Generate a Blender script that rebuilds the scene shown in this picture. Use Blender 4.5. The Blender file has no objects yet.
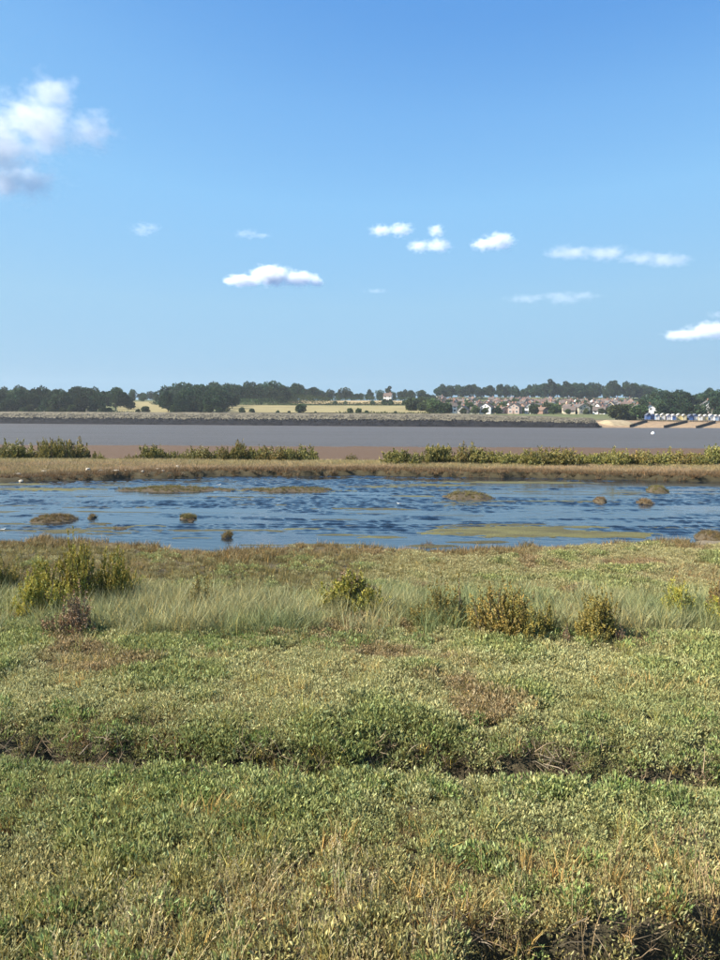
import bpy, math, random
import numpy as np
from mathutils import Matrix, Vector

# ------------------------------------------------------------------ camera, world, sun, exposure
SC = bpy.context.scene
COL = SC.collection
R = math.radians
K = 776.0                      # focal length in photo pixels (photo 720 x 960)
HOR = 416.5                    # eye-level row of the photo at its middle column
CAMZ = 2.8
SEA = -1.6
POND = -0.16
PITCH = math.atan((480 - HOR) / K)
ROLL = R(0.3)
cam_d = bpy.data.cameras.new('camera')
cam = bpy.data.objects.new('camera', cam_d)
COL.objects.link(cam)
cam_d.sensor_fit = 'HORIZONTAL'
cam_d.sensor_width = 36
cam_d.lens = 36 * K / 720
cam_d.clip_start = 0.1
cam_d.clip_end = 60000
CAMM = Matrix.Translation((0, 0, CAMZ)) @ Matrix.Rotation(R(90) - PITCH, 4, 'X') @ Matrix.Rotation(ROLL, 4, 'Z')
cam.matrix_world = CAMM
SC.camera = cam

EXPOSURE = 1.55
SUN_EL, SUN_AZ = 40.0, 260.0    # azimuth clockwise from +Y
world = bpy.data.worlds.new('World')
SC.world = world
world.use_nodes = True
wn = world.node_tree
sky = wn.nodes.new('ShaderNodeTexSky')
sky.sky_type = 'NISHITA'
sky.sun_disc = False
sky.sun_elevation = R(SUN_EL)
sky.sun_rotation = R(SUN_AZ)
sky.altitude = 0
sky.air_density = 1.0
sky.dust_density = 0.1
sky.ozone_density = 2.5
# one even colour grade of the whole sky, keyed to its own brightness: deeper blue and flatter towards the horizon, as the phone camera renders it
_sep = wn.nodes.new('ShaderNodeSeparateColor')
wn.links.new(sky.outputs[0], _sep.inputs[0])
_m0 = wn.nodes.new('ShaderNodeMath'); _m0.operation = 'MULTIPLY'; _m0.inputs[1].default_value = 0.1
wn.links.new(_sep.outputs[0], _m0.inputs[0])
_cr = wn.nodes.new('ShaderNodeValToRGB'); wn.links.new(_m0.outputs[0], _cr.inputs[0])
_stops = ((0.060, (0.095, 0.300, 0.730)), (0.108, (0.124, 0.358, 0.800)), (0.134, (0.198, 0.474, 0.887)), (0.176, (0.275, 0.584, 0.945)), (0.290, (0.350, 0.622, 0.875)), (0.514, (0.345, 0.575, 0.79)), (0.70, (0.35, 0.56, 0.76)))
while len(_cr.color_ramp.elements) < len(_stops): _cr.color_ramp.elements.new(0.5)
for _e, (_q, _c) in zip(_cr.color_ramp.elements, _stops): _e.position = _q; _e.color = (*_c, 1)
_vm = wn.nodes.new('ShaderNodeVectorMath'); _vm.operation = 'SCALE'; _vm.inputs['Scale'].default_value = 1 / (0.065 * 2 ** EXPOSURE)
wn.links.new(_cr.outputs[0], _vm.inputs[0])
wn.links.new(_vm.outputs[0], wn.nodes['Background'].inputs[0])
wn.nodes['Background'].inputs[1].default_value = 0.065

sun_d = bpy.data.lights.new('sun', 'SUN')
sun_d.energy = 5.0
sun_d.angle = R(0.53)
sun_d.color = (1.0, 0.92, 0.79)
sun = bpy.data.objects.new('sun', sun_d)
COL.objects.link(sun)
_sd = Vector((math.sin(R(SUN_AZ)) * math.cos(R(SUN_EL)), math.cos(R(SUN_AZ)) * math.cos(R(SUN_EL)), math.sin(R(SUN_EL))))
sun.rotation_euler = _sd.to_track_quat('Z', 'Y').to_euler()
sun.location = (-30, -30, 40)

SC.view_settings.view_transform = 'Standard'
SC.view_settings.look = 'None'
SC.view_settings.exposure = EXPOSURE
SC.view_settings.gamma = 1.0
SC.render.engine = 'CYCLES'
cy = SC.cycles
cy.use_denoising = True
cy.max_bounces = 6
cy.diffuse_bounces = 3
cy.glossy_bounces = 2
cy.transmission_bounces = 3
cy.transparent_max_bounces = 8
cy.volume_bounces = 5
cy.volume_step_rate = 0.6
cy.volume_max_steps = 256
cy.sample_clamp_indirect = 6

random.seed(7)
rng = np.random.default_rng(7)

# ------------------------------------------------------------------ helpers
def ray(px, py):
    d = Vector(((px - 360) / K, (480 - py) / K, -1.0))
    return (CAMM.to_3x3() @ d)

def ground(px, py, z=0.0):
    d = ray(px, py)
    t = (z - CAMZ) / d.z
    return (d.x * t, d.y * t)

def _hash(ix, iy, s):
    n = (ix.astype(np.int64) * 374761393 + iy.astype(np.int64) * 668265263 + s * 1274126177) & 0xffffffff
    n = ((n ^ (n >> 13)) * 1274126177) & 0xffffffff
    n = n ^ (n >> 16)
    return (n & 0xffff) / 65535.0

def vnoise(x, y, s=0):
    x = np.asarray(x, float); y = np.asarray(y, float)
    ix, iy = np.floor(x), np.floor(y)
    fx, fy = x - ix, y - iy
    fx = fx * fx * (3 - 2 * fx); fy = fy * fy * (3 - 2 * fy)
    a = _hash(ix, iy, s); b = _hash(ix + 1, iy, s); c = _hash(ix, iy + 1, s); d = _hash(ix + 1, iy + 1, s)
    return (a * (1 - fx) + b * fx) * (1 - fy) + (c * (1 - fx) + d * fx) * fy

def fbm(x, y, s=0, o=4):
    t = 0.0; a = 0.5; n = 0.0
    for k in range(o):
        t = t + a * vnoise(np.asarray(x) * 2 ** k + 17.3 * k, np.asarray(y) * 2 ** k - 9.1 * k, s + k)
        n += a; a *= 0.5
    return t / n

def sstep(a, b, x):
    t = np.clip((np.asarray(x, float) - a) / (b - a), 0, 1)
    return t * t * (3 - 2 * t)

def tag(o, label=None, cat=None, group=None, kind=None):
    if label: o['label'] = label
    if cat: o['category'] = cat
    if group: o['group'] = group
    if kind: o['kind'] = kind
    return o

def link(name, mesh, mat=None, parent=None):
    o = bpy.data.objects.new(name, mesh)
    COL.objects.link(o)
    if mat is not None and mesh is not None and len(mesh.materials) == 0:
        mesh.materials.append(mat)
    if parent is not None:
        o.parent = parent
    return o

def empty(name, loc, rz=0.0):
    o = bpy.data.objects.new(name, None)
    COL.objects.link(o)
    o.location = loc
    o.rotation_euler = (0, 0, rz)
    o.empty_display_size = 0.3
    return o

def np_mesh(name, V, faces, smooth=False):
    """V (n,3); faces: list of int arrays each (m,k)"""
    me = bpy.data.meshes.new(name)
    V = np.asarray(V, np.float32)
    me.vertices.add(len(V))
    me.vertices.foreach_set('co', V.ravel())
    loops = np.concatenate([np.asarray(f, np.int32).ravel() for f in faces])
    sizes = np.concatenate([np.full(len(f), np.asarray(f).shape[1], np.int32) for f in faces])
    starts = np.concatenate([[0], np.cumsum(sizes)[:-1]]).astype(np.int32)
    me.loops.add(len(loops)); me.loops.foreach_set('vertex_index', loops)
    me.polygons.add(len(sizes)); me.polygons.foreach_set('loop_start', starts)
    me.polygons.foreach_set('use_smooth', np.full(len(sizes), smooth))
    me.update(calc_edges=True)
    return me

def add_attr(me, name, typ, data, domain='POINT'):
    a = me.attributes.new(name, typ, domain)
    key = {'FLOAT': 'value', 'INT': 'value', 'FLOAT_VECTOR': 'vector', 'FLOAT_COLOR': 'color'}[typ]
    a.data.foreach_set(key, np.asarray(data, np.int32 if typ == 'INT' else np.float32).ravel())

def unit(v):
    return v / np.maximum(np.linalg.norm(v, axis=-1, keepdims=True), 1e-9)

class MB:
    def __init__(self): self.v = []; self.f = []
    def box(self, x0, x1, y0, y1, z0, z1):
        b = len(self.v)
        self.v += [(x0, y0, z0), (x1, y0, z0), (x1, y1, z0), (x0, y1, z0), (x0, y0, z1), (x1, y0, z1), (x1, y1, z1), (x0, y1, z1)]
        self.f += [tuple(b + i for i in q) for q in ((0, 3, 2, 1), (4, 5, 6, 7), (0, 1, 5, 4), (1, 2, 6, 5), (2, 3, 7, 6), (3, 0, 4, 7))]
        return self
    def hull(self, pts, faces):
        b = len(self.v); self.v += pts; self.f += [tuple(b + i for i in q) for q in faces]
        return self
    def tube(self, p0, p1, r0, r1, n=5):
        p0 = Vector(p0); p1 = Vector(p1); d = (p1 - p0).normalized()
        a = d.orthogonal().normalized(); c = d.cross(a)
        b = len(self.v)
        for p, r in ((p0, r0), (p1, r1)):
            for k in range(n):
                t = 2 * math.pi * k / n
                self.v.append(tuple(p + a * (r * math.cos(t)) + c * (r * math.sin(t))))
        for k in range(n):
            self.f.append((b + k, b + (k + 1) % n, b + n + (k + 1) % n, b + n + k))
        self.f.append(tuple(b + n + k for k in range(n)))
        self.f.append(tuple(b + k for k in reversed(range(n))))
        return self
    def mesh(self, name, smooth=False):
        me = bpy.data.meshes.new(name)
        me.from_pydata([tuple(p) for p in self.v], [], self.f)
        if smooth:
            me.polygons.foreach_set('use_smooth', [True] * len(me.polygons))
        me.update()
        return me

# ------------------------------------------------------------------ materials
MATS = {}
def new_mat(name):
    m = bpy.data.materials.new(name); m.use_nodes = True
    MATS[name] = m
    return m, m.node_tree.nodes, m.node_tree.links, m.node_tree.nodes['Principled BSDF']

def mixrgb(n, l, blend, fac, a, b):
    x = n.new('ShaderNodeMix'); x.data_type = 'RGBA'; x.blend_type = blend
    for sock, v in ((x.inputs[0], fac), (x.inputs[6], a), (x.inputs[7], b)):
        if hasattr(v, 'is_output'): l.new(v, sock)
        elif isinstance(v, (int, float)): sock.default_value = v
        else: sock.default_value = (*v, 1)
    return x.outputs[2]

def math_n(n, l, op, a, b=None, clamp=False):
    x = n.new('ShaderNodeMath'); x.operation = op; x.use_clamp = clamp
    for i, v in enumerate((a, b)):
        if v is None: continue
        if hasattr(v, 'is_output'): l.new(v, x.inputs[i])
        else: x.inputs[i].default_value = v
    return x.outputs[0]

def noise_n(n, l, vec, scale, detail=4, rough=0.55, scl=None):
    if scl is not None:
        mp = n.new('ShaderNodeMapping'); mp.inputs['Scale'].default_value = scl
        l.new(vec, mp.inputs[0]); vec = mp.outputs[0]
    x = n.new('ShaderNodeTexNoise'); x.inputs['Scale'].default_value = scale
    x.inputs['Detail'].default_value = detail; x.inputs['Roughness'].default_value = rough
    l.new(vec, x.inputs['Vector'])
    return x.outputs['Fac']

def ramp_n(n, l, fac, stops):
    x = n.new('ShaderNodeValToRGB'); l.new(fac, x.inputs[0])
    e = x.color_ramp.elements
    while len(e) < len(stops): e.new(0.5)
    for k, (p, c) in enumerate(stops):
        e[k].position = p; e[k].color = (*c, 1) if len(c) == 3 else c
    return x.outputs[0]

def objcoord(n):
    return n.new('ShaderNodeTexCoord').outputs['Object']

def leaf_mat(name, color=None, instanced=False, objvar=0.0, translucency=0.25, rough=0.55, spec=0.3):
    """leaf surface; colour from the plant's own tint attribute or a fixed colour, varied leaf by leaf"""
    m, n, l, p = new_mat(name)
    if instanced:
        a = n.new('ShaderNodeAttribute'); a.attribute_type = 'INSTANCER'; a.attribute_name = 'tint'
        base = a.outputs['Color']
    else:
        c = n.new('ShaderNodeRGB'); c.outputs[0].default_value = (*color, 1); base = c.outputs[0]
    v = n.new('ShaderNodeAttribute'); v.attribute_type = 'GEOMETRY'; v.attribute_name = 'leafcol'
    col = mixrgb(n, l, 'MULTIPLY', 1.0, base, v.outputs['Color'])
    if objvar > 0:
        oi = n.new('ShaderNodeObjectInfo')
        hs = n.new('ShaderNodeHueSaturation')
        mr = n.new('ShaderNodeMapRange'); l.new(oi.outputs['Random'], mr.inputs[0])
        mr.inputs[3].default_value = 0.5 - 0.05 * objvar; mr.inputs[4].default_value = 0.5 + 0.035 * objvar
        l.new(mr.outputs[0], hs.inputs['Hue'])
        r2 = math_n(n, l, 'FRACT', math_n(n, l, 'MULTIPLY', oi.outputs['Random'], 7.31))
        mr2 = n.new('ShaderNodeMapRange'); l.new(r2, mr2.inputs[0])
        mr2.inputs[3].default_value = 1 - 0.4 * objvar; mr2.inputs[4].default_value = 1 + 0.45 * objvar
        l.new(mr2.outputs[0], hs.inputs['Value'])
        hs.inputs['Saturation'].default_value = 1.0
        l.new(col, hs.inputs['Color']); col = hs.outputs[0]
    l.new(col, p.inputs['Base Color'])
    p.inputs['Roughness'].default_value = rough
    p.inputs['Specular IOR Level'].default_value = spec
    if translucency > 0:
        t = n.new('ShaderNodeBsdfTranslucent'); l.new(col, t.inputs[0])
        mx = n.new('ShaderNodeMixShader'); mx.inputs[0].default_value = translucency
        l.new(p.outputs[0], mx.inputs[1]); l.new(t.outputs[0], mx.inputs[2])
        l.new(mx.outputs[0], n['Material Output'].inputs[0])
    return m

def plain_mat(name, color, rough=0.8, var=0.25, scale=3.0, objvar=0.0, bump=0.0, spec=0.3):
    m, n, l, p = new_mat(name)
    oc = objcoord(n)
    f = noise_n(n, l, oc, scale, 5, 0.6)
    lo = tuple(c * (1 - var) for c in color); hi = tuple(min(1, c * (1 + var)) for c in color)
    col = ramp_n(n, l, f, [(0.3, lo), (0.7, hi)])
    if objvar:
        oi = n.new('ShaderNodeObjectInfo')
        mr = n.new('ShaderNodeMapRange'); l.new(oi.outputs['Random'], mr.inputs[0])
        mr.inputs[3].default_value = 1 - objvar; mr.inputs[4].default_value = 1 + objvar
        hs = n.new('ShaderNodeHueSaturation'); l.new(mr.outputs[0], hs.inputs['Value']); l.new(col, hs.inputs['Color'])
        col = hs.outputs[0]
    l.new(col, p.inputs['Base Color'])
    p.inputs['Roughness'].default_value = rough
    p.inputs['Specular IOR Level'].default_value = spec
    if bump:
        b = n.new('ShaderNodeBump'); b.inputs['Strength'].default_value = 0.7; b.inputs['Distance'].default_value = bump
        l.new(f, b.inputs['Height']); l.new(b.outputs[0], p.inputs['Normal'])
    return m

def ground_mat(name, fine=30.0, bump=0.03, rough=0.9):
    m, n, l, p = new_mat(name)
    a = n.new('ShaderNodeAttribute'); a.attribute_name = 'soil'
    oc = objcoord(n)
    f = noise_n(n, l, oc, fine, 6, 0.65)
    g = ramp_n(n, l, f, [(0.25, (0.55, 0.55, 0.55)), (0.75, (1.35, 1.35, 1.35))])
    l.new(mixrgb(n, l, 'MULTIPLY', 1.0, a.outputs['Color'], g), p.inputs['Base Color'])
    p.inputs['Roughness'].default_value = rough
    p.inputs['Specular IOR Level'].default_value = 0.2
    b = n.new('ShaderNodeBump'); b.inputs['Distance'].default_value = bump; b.inputs['Strength'].default_value = 0.8
    l.new(f, b.inputs['Height']); l.new(b.outputs[0], p.inputs['Normal'])
    return m

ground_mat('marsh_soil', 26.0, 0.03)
ground_mat('hill_grass', 0.5, 0.3)
leaf_mat('plant_tinted', instanced=True, translucency=0.3)
leaf_mat('bush_leaf', (0.225, 0.225, 0.055), objvar=0.5, translucency=0.2)
leaf_mat('bush_leaf_rust', (0.170, 0.138, 0.050), objvar=0.6, translucency=0.2)
leaf_mat('bush_leaf_dead', (0.150, 0.108, 0.076), objvar=0.3, translucency=0.05)
leaf_mat('far_bush_leaf', (0.150, 0.143, 0.052), objvar=0.55, translucency=0.15)
leaf_mat('tree_leaf', (0.029, 0.055, 0.026), objvar=0.85, translucency=0.12, spec=0.05, rough=0.8)
leaf_mat('pine_leaf', (0.030, 0.050, 0.026), objvar=0.4, translucency=0.08, spec=0.05, rough=0.8)
leaf_mat('garden_leaf', (0.052, 0.078, 0.030), objvar=0.8, translucency=0.12, spec=0.05, rough=0.8)
plain_mat('bark', (0.10, 0.08, 0.06), var=0.35, scale=6, bump=0.02)
plain_mat('twig', (0.11, 0.085, 0.06), var=0.3, scale=20)

def water_mat(name, base, ripple, calm_ripple, patch_scale, rough, spec=0.5, rscale=3.0):
    m, n, l, p = new_mat(name)
    oc = objcoord(n)
    p.inputs['Base Color'].default_value = (*base, 1)
    p.inputs['Roughness'].default_value = rough
    p.inputs['IOR'].default_value = 1.4
    p.inputs['Specular IOR Level'].default_value = spec
    patch = noise_n(n, l, oc, 1.0, 5, 0.6, scl=patch_scale)
    fac = ramp_n(n, l, patch, [(0.44, (calm_ripple,) * 3), (0.56, (1, 1, 1))])
    w1 = noise_n(n, l, oc, rscale, 3, 0.55, scl=(0.75, 1.5, 1))
    w2 = noise_n(n, l, oc, rscale * 4.2, 2, 0.5, scl=(0.8, 1.4, 1))
    w0 = noise_n(n, l, oc, rscale * 0.27, 3, 0.6, scl=(0.6, 1.6, 1))
    hgt = math_n(n, l, 'ADD', math_n(n, l, 'ADD', w1, math_n(n, l, 'MULTIPLY', w0, 1.8)), math_n(n, l, 'MULTIPLY', w2, 0.28))
    hgt = math_n(n, l, 'MULTIPLY', hgt, fac)
    b = n.new('ShaderNodeBump'); b.inputs['Distance'].default_value = ripple; b.inputs['Strength'].default_value = 1.0
    l.new(hgt, b.inputs['Height']); l.new(b.outputs[0], p.inputs['Normal'])
    return m
water_mat('pond_water', (0.006, 0.010, 0.016), 0.006, 0.5, (0.10, 0.8, 1), 0.08)
water_mat('sea_water', (0.070, 0.060, 0.051), 0.35, 0.6, (0.012, 0.07, 1), 0.4, spec=0.12, rscale=1.1)

# ------------------------------------------------------------------ near marsh: height and soil colour
def curve(pts, z):
    """photo outline points on the level z -> world polyline y(x) function, flat beyond its ends"""
    w = sorted(ground(px, py, z) for px, py in pts)
    xs = np.array([a for a, _ in w]); ys = np.array([b for _, b in w])
    return lambda X: np.interp(X, xs, ys)

near_shore = curve([(-60, 548), (0, 547), (60, 549), (110, 551), (150, 556), (200, 561), (240, 560), (300, 554), (345, 553), (370, 557), (430, 558), (480, 556), (540, 554), (600, 552), (650, 549), (690, 546), (720, 544), (780, 541)], POND)
far_shore = curve([(-60, 483), (0, 482), (60, 480), (150, 477.5), (250, 476), (360, 475), (480, 477), (600, 479), (720, 481), (780, 482)], POND)
ditch_lip = curve([(-80, 765), (0, 771), (150, 779), (300, 789), (450, 790), (600, 796), (720, 801), (800, 806)], 0.0)
CREEK_X = 0.60
def creek_edge(X): return 3.97 + 0.16 * (X - 0.5) + 0.07 * np.sin(X * 3.1)

# islands of mud and algae inside the pond: photo centre, half width px, half depth m, top over water m, algae 0..1
BARS = [(45, 489, 55, 0.7, 0.012, 1.0), (20, 484, 36, 0.4, 0.012, 0.9), (300, 490.5, 55, 0.4, 0.012, 0.8),
        (385, 487, 26, 0.35, 0.015, 0.8), (430, 485, 50, 0.3, 0.012, 0.9), (510, 482.5, 80, 0.5, 0.012, 0.9),
        (418, 496, 22, 0.25, 0.012, 1.0), (510, 532, 90, 0.75, 0.02, 1.0), (590, 535, 80, 0.5, 0.02, 0.85),
        (590, 527, 24, 0.2, 0.012, 0.9), (455, 534, 40, 0.3, 0.012, 0.9), (380, 537, 25, 0.2, 0.012, 0.9),
        (560, 501, 32, 0.15, 0.01, 0.9), (115, 528, 22, 0.2, 0.02, 0.3), (70, 531, 18, 0.15, 0.015, 0.4), (150, 526, 22, 0.15, 0.012, 0.7),
        (330, 545, 40, 0.15, 0.015, 0.6), (345, 535, 30, 0.12, 0.012, 0.7), (260, 545, 22, 0.1, 0.012, 0.6), (305, 529, 30, 0.10, 0.010, 0.9),
        (195, 538, 20, 0.10, 0.010, 0.8), (430, 546, 32, 0.15, 0.03, 0.1), (480, 542, 40, 0.2, 0.02, 0.2), (100, 524, 16, 0.12, 0.03, 0.2), (8, 524, 40, 0.12, 0.010, 0.6), (35, 528, 14, 0.1, 0.01, 0.6)]
BARW = []
for (px, py, hw, dep, top, alg) in BARS:
    cx, cyy = ground(px, py, POND)
    BARW.append((cx, cyy, hw / K * cyy, dep, top, alg))

def pond_depth_field(X, Y):
    """>0 inside the pond, metres to the shore along the view"""
    wob = (fbm(X * 0.9, Y * 0.9, 31, 3) - 0.5) * 1.2 + (fbm(X * 3.5, Y * 3.5, 33, 2) - 0.5) * 0.5
    a = (Y - near_shore(X)) + wob * 0.9
    b = (far_shore(X) - Y) + wob * 1.2
    c = (52 - np.abs(X)) * 0.5
    return np.minimum(np.minimum(a, b), c)

def bars_field(X, Y):
    best = np.full(np.shape(X), -1.0); alg = np.zeros(np.shape(X))
    nz = (fbm(X * 0.8, Y * 3.0, 41, 4) - 0.5) + 0.55 * (fbm(X * 3.0, Y * 7.0, 45, 3) - 0.5)
    for (cx, cyy, hw, dep, top, al) in BARW:
        q = 1 - np.sqrt(((X - cx) / hw) ** 2 + ((Y - cyy) / dep) ** 2) + nz * 1.1
        q = np.where((np.abs(X - cx) < hw * 2.0) & (np.abs(Y - cyy) < dep * 3), q, -1)
        h = np.clip(q * 0.12, -0.06, top)
        alg = np.where(h > best, al, alg); best = np.maximum(best, h)
    return best, alg

def height(X, Y):
    X = np.asarray(X, float); Y = np.asarray(Y, float)
    z = 0.10 * (fbm(X * 0.5, Y * 0.5, 1, 3) - 0.5) + 0.05 * (fbm(X * 2.2, Y * 2.2, 5, 3) - 0.5)
    # ditch crossing the marsh
    dl = ditch_lip(X) + 0.10 * (fbm(X * 1.6, X * 0 + 3, 9, 3) - 0.5)
    far = dl + 0.36 - 0.06 * sstep(0, 1, X) + 0.26 * (fbm(X * 1.9, X * 0 + 8, 11, 3) - 0.4)
    inside = sstep(0, 0.10, Y - dl) * (1 - sstep(-0.10, 0.16, Y - far))
    z = z - 0.42 * inside + 0.17 * sstep(0.0, 0.5, Y - far) * (1 - sstep(9, 13, Y))
    # creek edge at the right foreground
    ce = creek_edge(X) + 0.10 * (fbm(X * 3, X * 0 + 1, 13, 3) - 0.5)
    cr = (1 - sstep(-0.16, 0.0, Y - ce)) * sstep(-1.3, -1.1, Y - ce) * sstep(CREEK_X - 0.15, CREEK_X + 0.15, X)
    z = z - 0.6 * cr
    # bank the camera stands on
    z = z + 1.2 * (1 - sstep(0.6, 2.6, Y))
    # far bank, mud flat
    z = z + 0.10 * sstep(34, 38, Y) * (1 - sstep(45, 50, Y))
    z = z - 0.65 * sstep(46, 56, Y) - 1.25 * sstep(54, 142, Y) + 0.05 * (fbm(X * 0.15, Y * 0.15, 17, 3) - 0.5) * sstep(55, 65, Y)
    # pond
    pd = pond_depth_field(X, Y)
    bh, _ = bars_field(X, Y)
    streak = (fbm(X * 0.28, Y * 2.2, 51, 4) - 0.69) * 0.25
    bed = np.maximum(POND - 0.05 - 0.04 * sstep(0.3, 2, pd), POND + np.maximum(bh, np.minimum(streak, 0.008)))
    low = POND + 0.03 + (z - POND - 0.03) * sstep(-0.55, 0.0, -pd - 0.0)
    w = sstep(-0.05, 0.30, pd)
    z = np.where(pd > -0.6, low * (1 - w) + bed * w, z)
    return z

def grid_marsh():
    t = np.linspace(-3.45, 3.45, 430)
    xs = 9.0 * np.sinh(t) / np.sinh(3.45) * np.sinh(3.45) / 1.0
    xs = xs * (150 / xs.max())
    ys = [-15.0]
    while ys[-1] < 150:
        y = ys[-1]
        d = 0.8 if y < 2 else 0.055 if y < 7.2 else 0.11 if y < 13 else 0.14 if y < 22 else 0.2 if y < 40 else 0.5 if y < 56 else 1.5
        ys.append(y + d)
    ys = np.array(ys)
    X, Y = np.meshgrid(xs, ys)
    Z = height(X, Y)
    nx, ny = len(xs), len(ys)
    V = np.stack([X, Y, Z], -1).reshape(-1, 3)
    i = np.arange(nx * ny).reshape(ny, nx)
    F = np.stack([i[:-1, :-1], i[:-1, 1:], i[1:, 1:], i[1:, :-1]], -1).reshape(-1, 4)
    me = np_mesh('marsh_ground', V, [F], True)
    # soil colours: the real colour of peat, grey mud, algae and drift
    x, y, z = V.T
    pd = pond_depth_field(x, y); bh, alg = bars_field(x, y)
    c = np.tile(np.array([0.060, 0.050, 0.028]), (len(x), 1))
    f = fbm(x * 0.6, y * 0.6, 71, 3)[:, None]
    c = c * (0.7 + 0.7 * f)
    def mix(c, col, w): return c * (1 - w[:, None]) + np.array(col) * w[:, None]
    shore = sstep(-0.9, -0.3, pd) * (1 - sstep(-0.05, 0.1, pd))
    c = mix(c, (0.20, 0.165, 0.115), shore * 0.7 * sstep(0.45, 0.6, fbm(x * 0.5, y * 0.5, 72, 2)) * (y < 22))
    inpond = sstep(-0.1, 0.2, pd)
    c = mix(c, (0.055, 0.050, 0.028), inpond)
    am = inpond * np.where(bh > -0.02, alg, 0.25)
    c = mix(c, (0.030, 0.027, 0.015), sstep(33, 34.5, y) * sstep(-0.6, -0.2, pd) * (bh < 0))
    am = am * np.where((y > 33.5) & (bh < 0), 0, 1)
    c = mix(c, (0.108, 0.104, 0.042), am * (0.25 + 0.75 * sstep(0.3, 0.65, fbm(x * 1.5, y * 4, 73, 4))))
    mud = sstep(46, 50, y)
    c = mix(c, (0.088, 0.056, 0.035), mud)
    farb = sstep(36, 38, y) * (1 - mud) * (1 - inpond)
    c = mix(c, (0.10, 0.078, 0.045), farb * 0.7)
    c = mix(c, (0.050, 0.040, 0.020), sstep(-2.2, -1.2, pd) * (y > 30) * (1 - sstep(-0.1, 0.3, pd)))
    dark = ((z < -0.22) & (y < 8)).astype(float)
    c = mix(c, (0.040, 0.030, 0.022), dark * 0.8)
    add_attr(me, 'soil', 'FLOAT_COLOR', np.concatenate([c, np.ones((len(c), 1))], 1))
    return me
marsh = tag(link('marsh_ground', grid_marsh(), MATS['marsh_soil']), 'low salt marsh soil with ditch, pond basin and brown mudflat', None, None, 'structure')

def sheet(name, x0, x1, y0, y1, z, mat, label):
    me = bpy.data.meshes.new(name)
    me.from_pydata([(x0, y0, z), (x1, y0, z), (x1, y1, z), (x0, y1, z)], [], [(0, 1, 2, 3)])
    return tag(link(name, me, MATS[mat]), label, None, None, 'structure')
def pond_mesh():
    """wind ripples as real geometry over the part in view, calm lanes between ruffled patches"""
    r = np.random.default_rng(3)
    us = np.concatenate([np.linspace(-3.6, -0.68, 24)[:-1], np.linspace(-0.66, 0.66, 820), np.linspace(0.68, 3.6, 24)[1:]])
    ys = np.concatenate([[12.0, 13.5], np.arange(15.0, 41.5, 0.048), [43, 45.0]])
    U, Y = np.meshgrid(us, ys); X = np.clip(U * Y, -60, 60)
    wind = sstep(0.455, 0.535, fbm(X * 0.11, Y * 0.55, 301, 4) * 0.62 + fbm(X * 0.5, Y * 2.4, 305, 3) * 0.38)
    wind = wind * (0.04 + 0.96 * sstep(18.0, 20.8, Y + 3.0 * (fbm(X * 0.15, Y * 0.3, 309, 3) - 0.5)))
    Z = np.zeros_like(X)
    n = 50; slope = 0.185
    for k in range(n):
        lam = 0.17 * (0.60 / 0.17) ** r.uniform(0, 1); kk = 2 * np.pi / lam
        a = r.normal(np.pi * 0.42, 0.55)
        amp = slope * math.sqrt(2.0 / n) / kk
        Z += amp * np.sin(kk * (X * np.cos(a) + Y * np.sin(a)) + r.uniform(0, 6.28) + 1.2 * fbm(X * 0.3, Y * 0.3, 320 + k, 2))
    Z = Z * (0.04 + 0.96 * wind) * (np.abs(U) < 0.66)
    i = np.arange(X.size).reshape(X.shape)
    F = np.stack([i[:-1, :-1], i[:-1, 1:], i[1:, 1:], i[1:, :-1]], -1).reshape(-1, 4)
    return np_mesh('pond_water', np.stack([X, Y, POND + Z], -1).reshape(-1, 3), [F], True)
tag(link('pond_water', pond_mesh(), MATS['pond_water']), 'wind-ruffled blue pond water in the salt marsh', None, None, 'structure')
sheet('sea_water', -1500, 1500, 56, 700, SEA, 'sea_water', 'muddy grey estuary water below the far shore')

# ------------------------------------------------------------------ far shore terrain
def shore_y(X):
    X = np.asarray(X, float)
    wall = np.interp(X, [-1500, -178, 104, 130], [620, 386, 337, 335])
    beach = np.interp(X, [104, 150, 400, 1500], [342, 352, 400, 560])
    return np.where(X < 104, wall, beach)

def beachness(X): return sstep(98, 110, X)

def far_height(X, Y):
    X = np.asarray(X, float); Y = np.asarray(Y, float)
    d = Y - shore_y(X)
    hill = np.interp(Y, [0, 395, 430, 500, 560, 620, 750, 900, 1500], [3.6, 3.8, 4.3, 7.2, 9.9, 12.8, 17.5, 20.5, 22.5])
    px = 360 + K * X / np.maximum(Y, 1)
    town = sstep(425, 458, px) * (1 - sstep(636, 668, px))
    thill = np.interp(Y, [0, 395, 430, 520, 600, 700, 815, 845, 880, 1500], [3.4, 3.5, 3.7, 5.1, 7.6, 11.8, 17.2, 21.5, 25.5, 28.0])
    hill = hill * (1 - town) + thill * town + 0.8 * (fbm(X * 0.01, Y * 0.01, 81, 3) - 0.5) * sstep(400, 500, Y)
    ramp_w = np.interp(d, [-30, 0, 4, 11, 15, 26], [-2.8, SEA - 0.5, 0.2, 3.7, 3.9, 3.4])
    wall_z = np.where(d < 26, ramp_w, 3.4 + (hill - 3.4) * sstep(26, 70, d))
    ramp_b = np.interp(d, [-30, 0, 30, 50, 60], [-3.0, SEA - 0.15, 0.3, 1.3, 1.5])
    beach_z = np.where(d < 60, ramp_b, 1.5 + (hill - 1.5) * sstep(60, 130, d))
    env = 1 - 0.28 * sstep(40, 104, X) * (1 - sstep(26, 60, d))
    wall_z = np.where(wall_z > SEA, SEA + (wall_z - SEA) * env, wall_z)
    b = beachness(X)
    return wall_z * (1 - b) + beach_z * b

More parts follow.
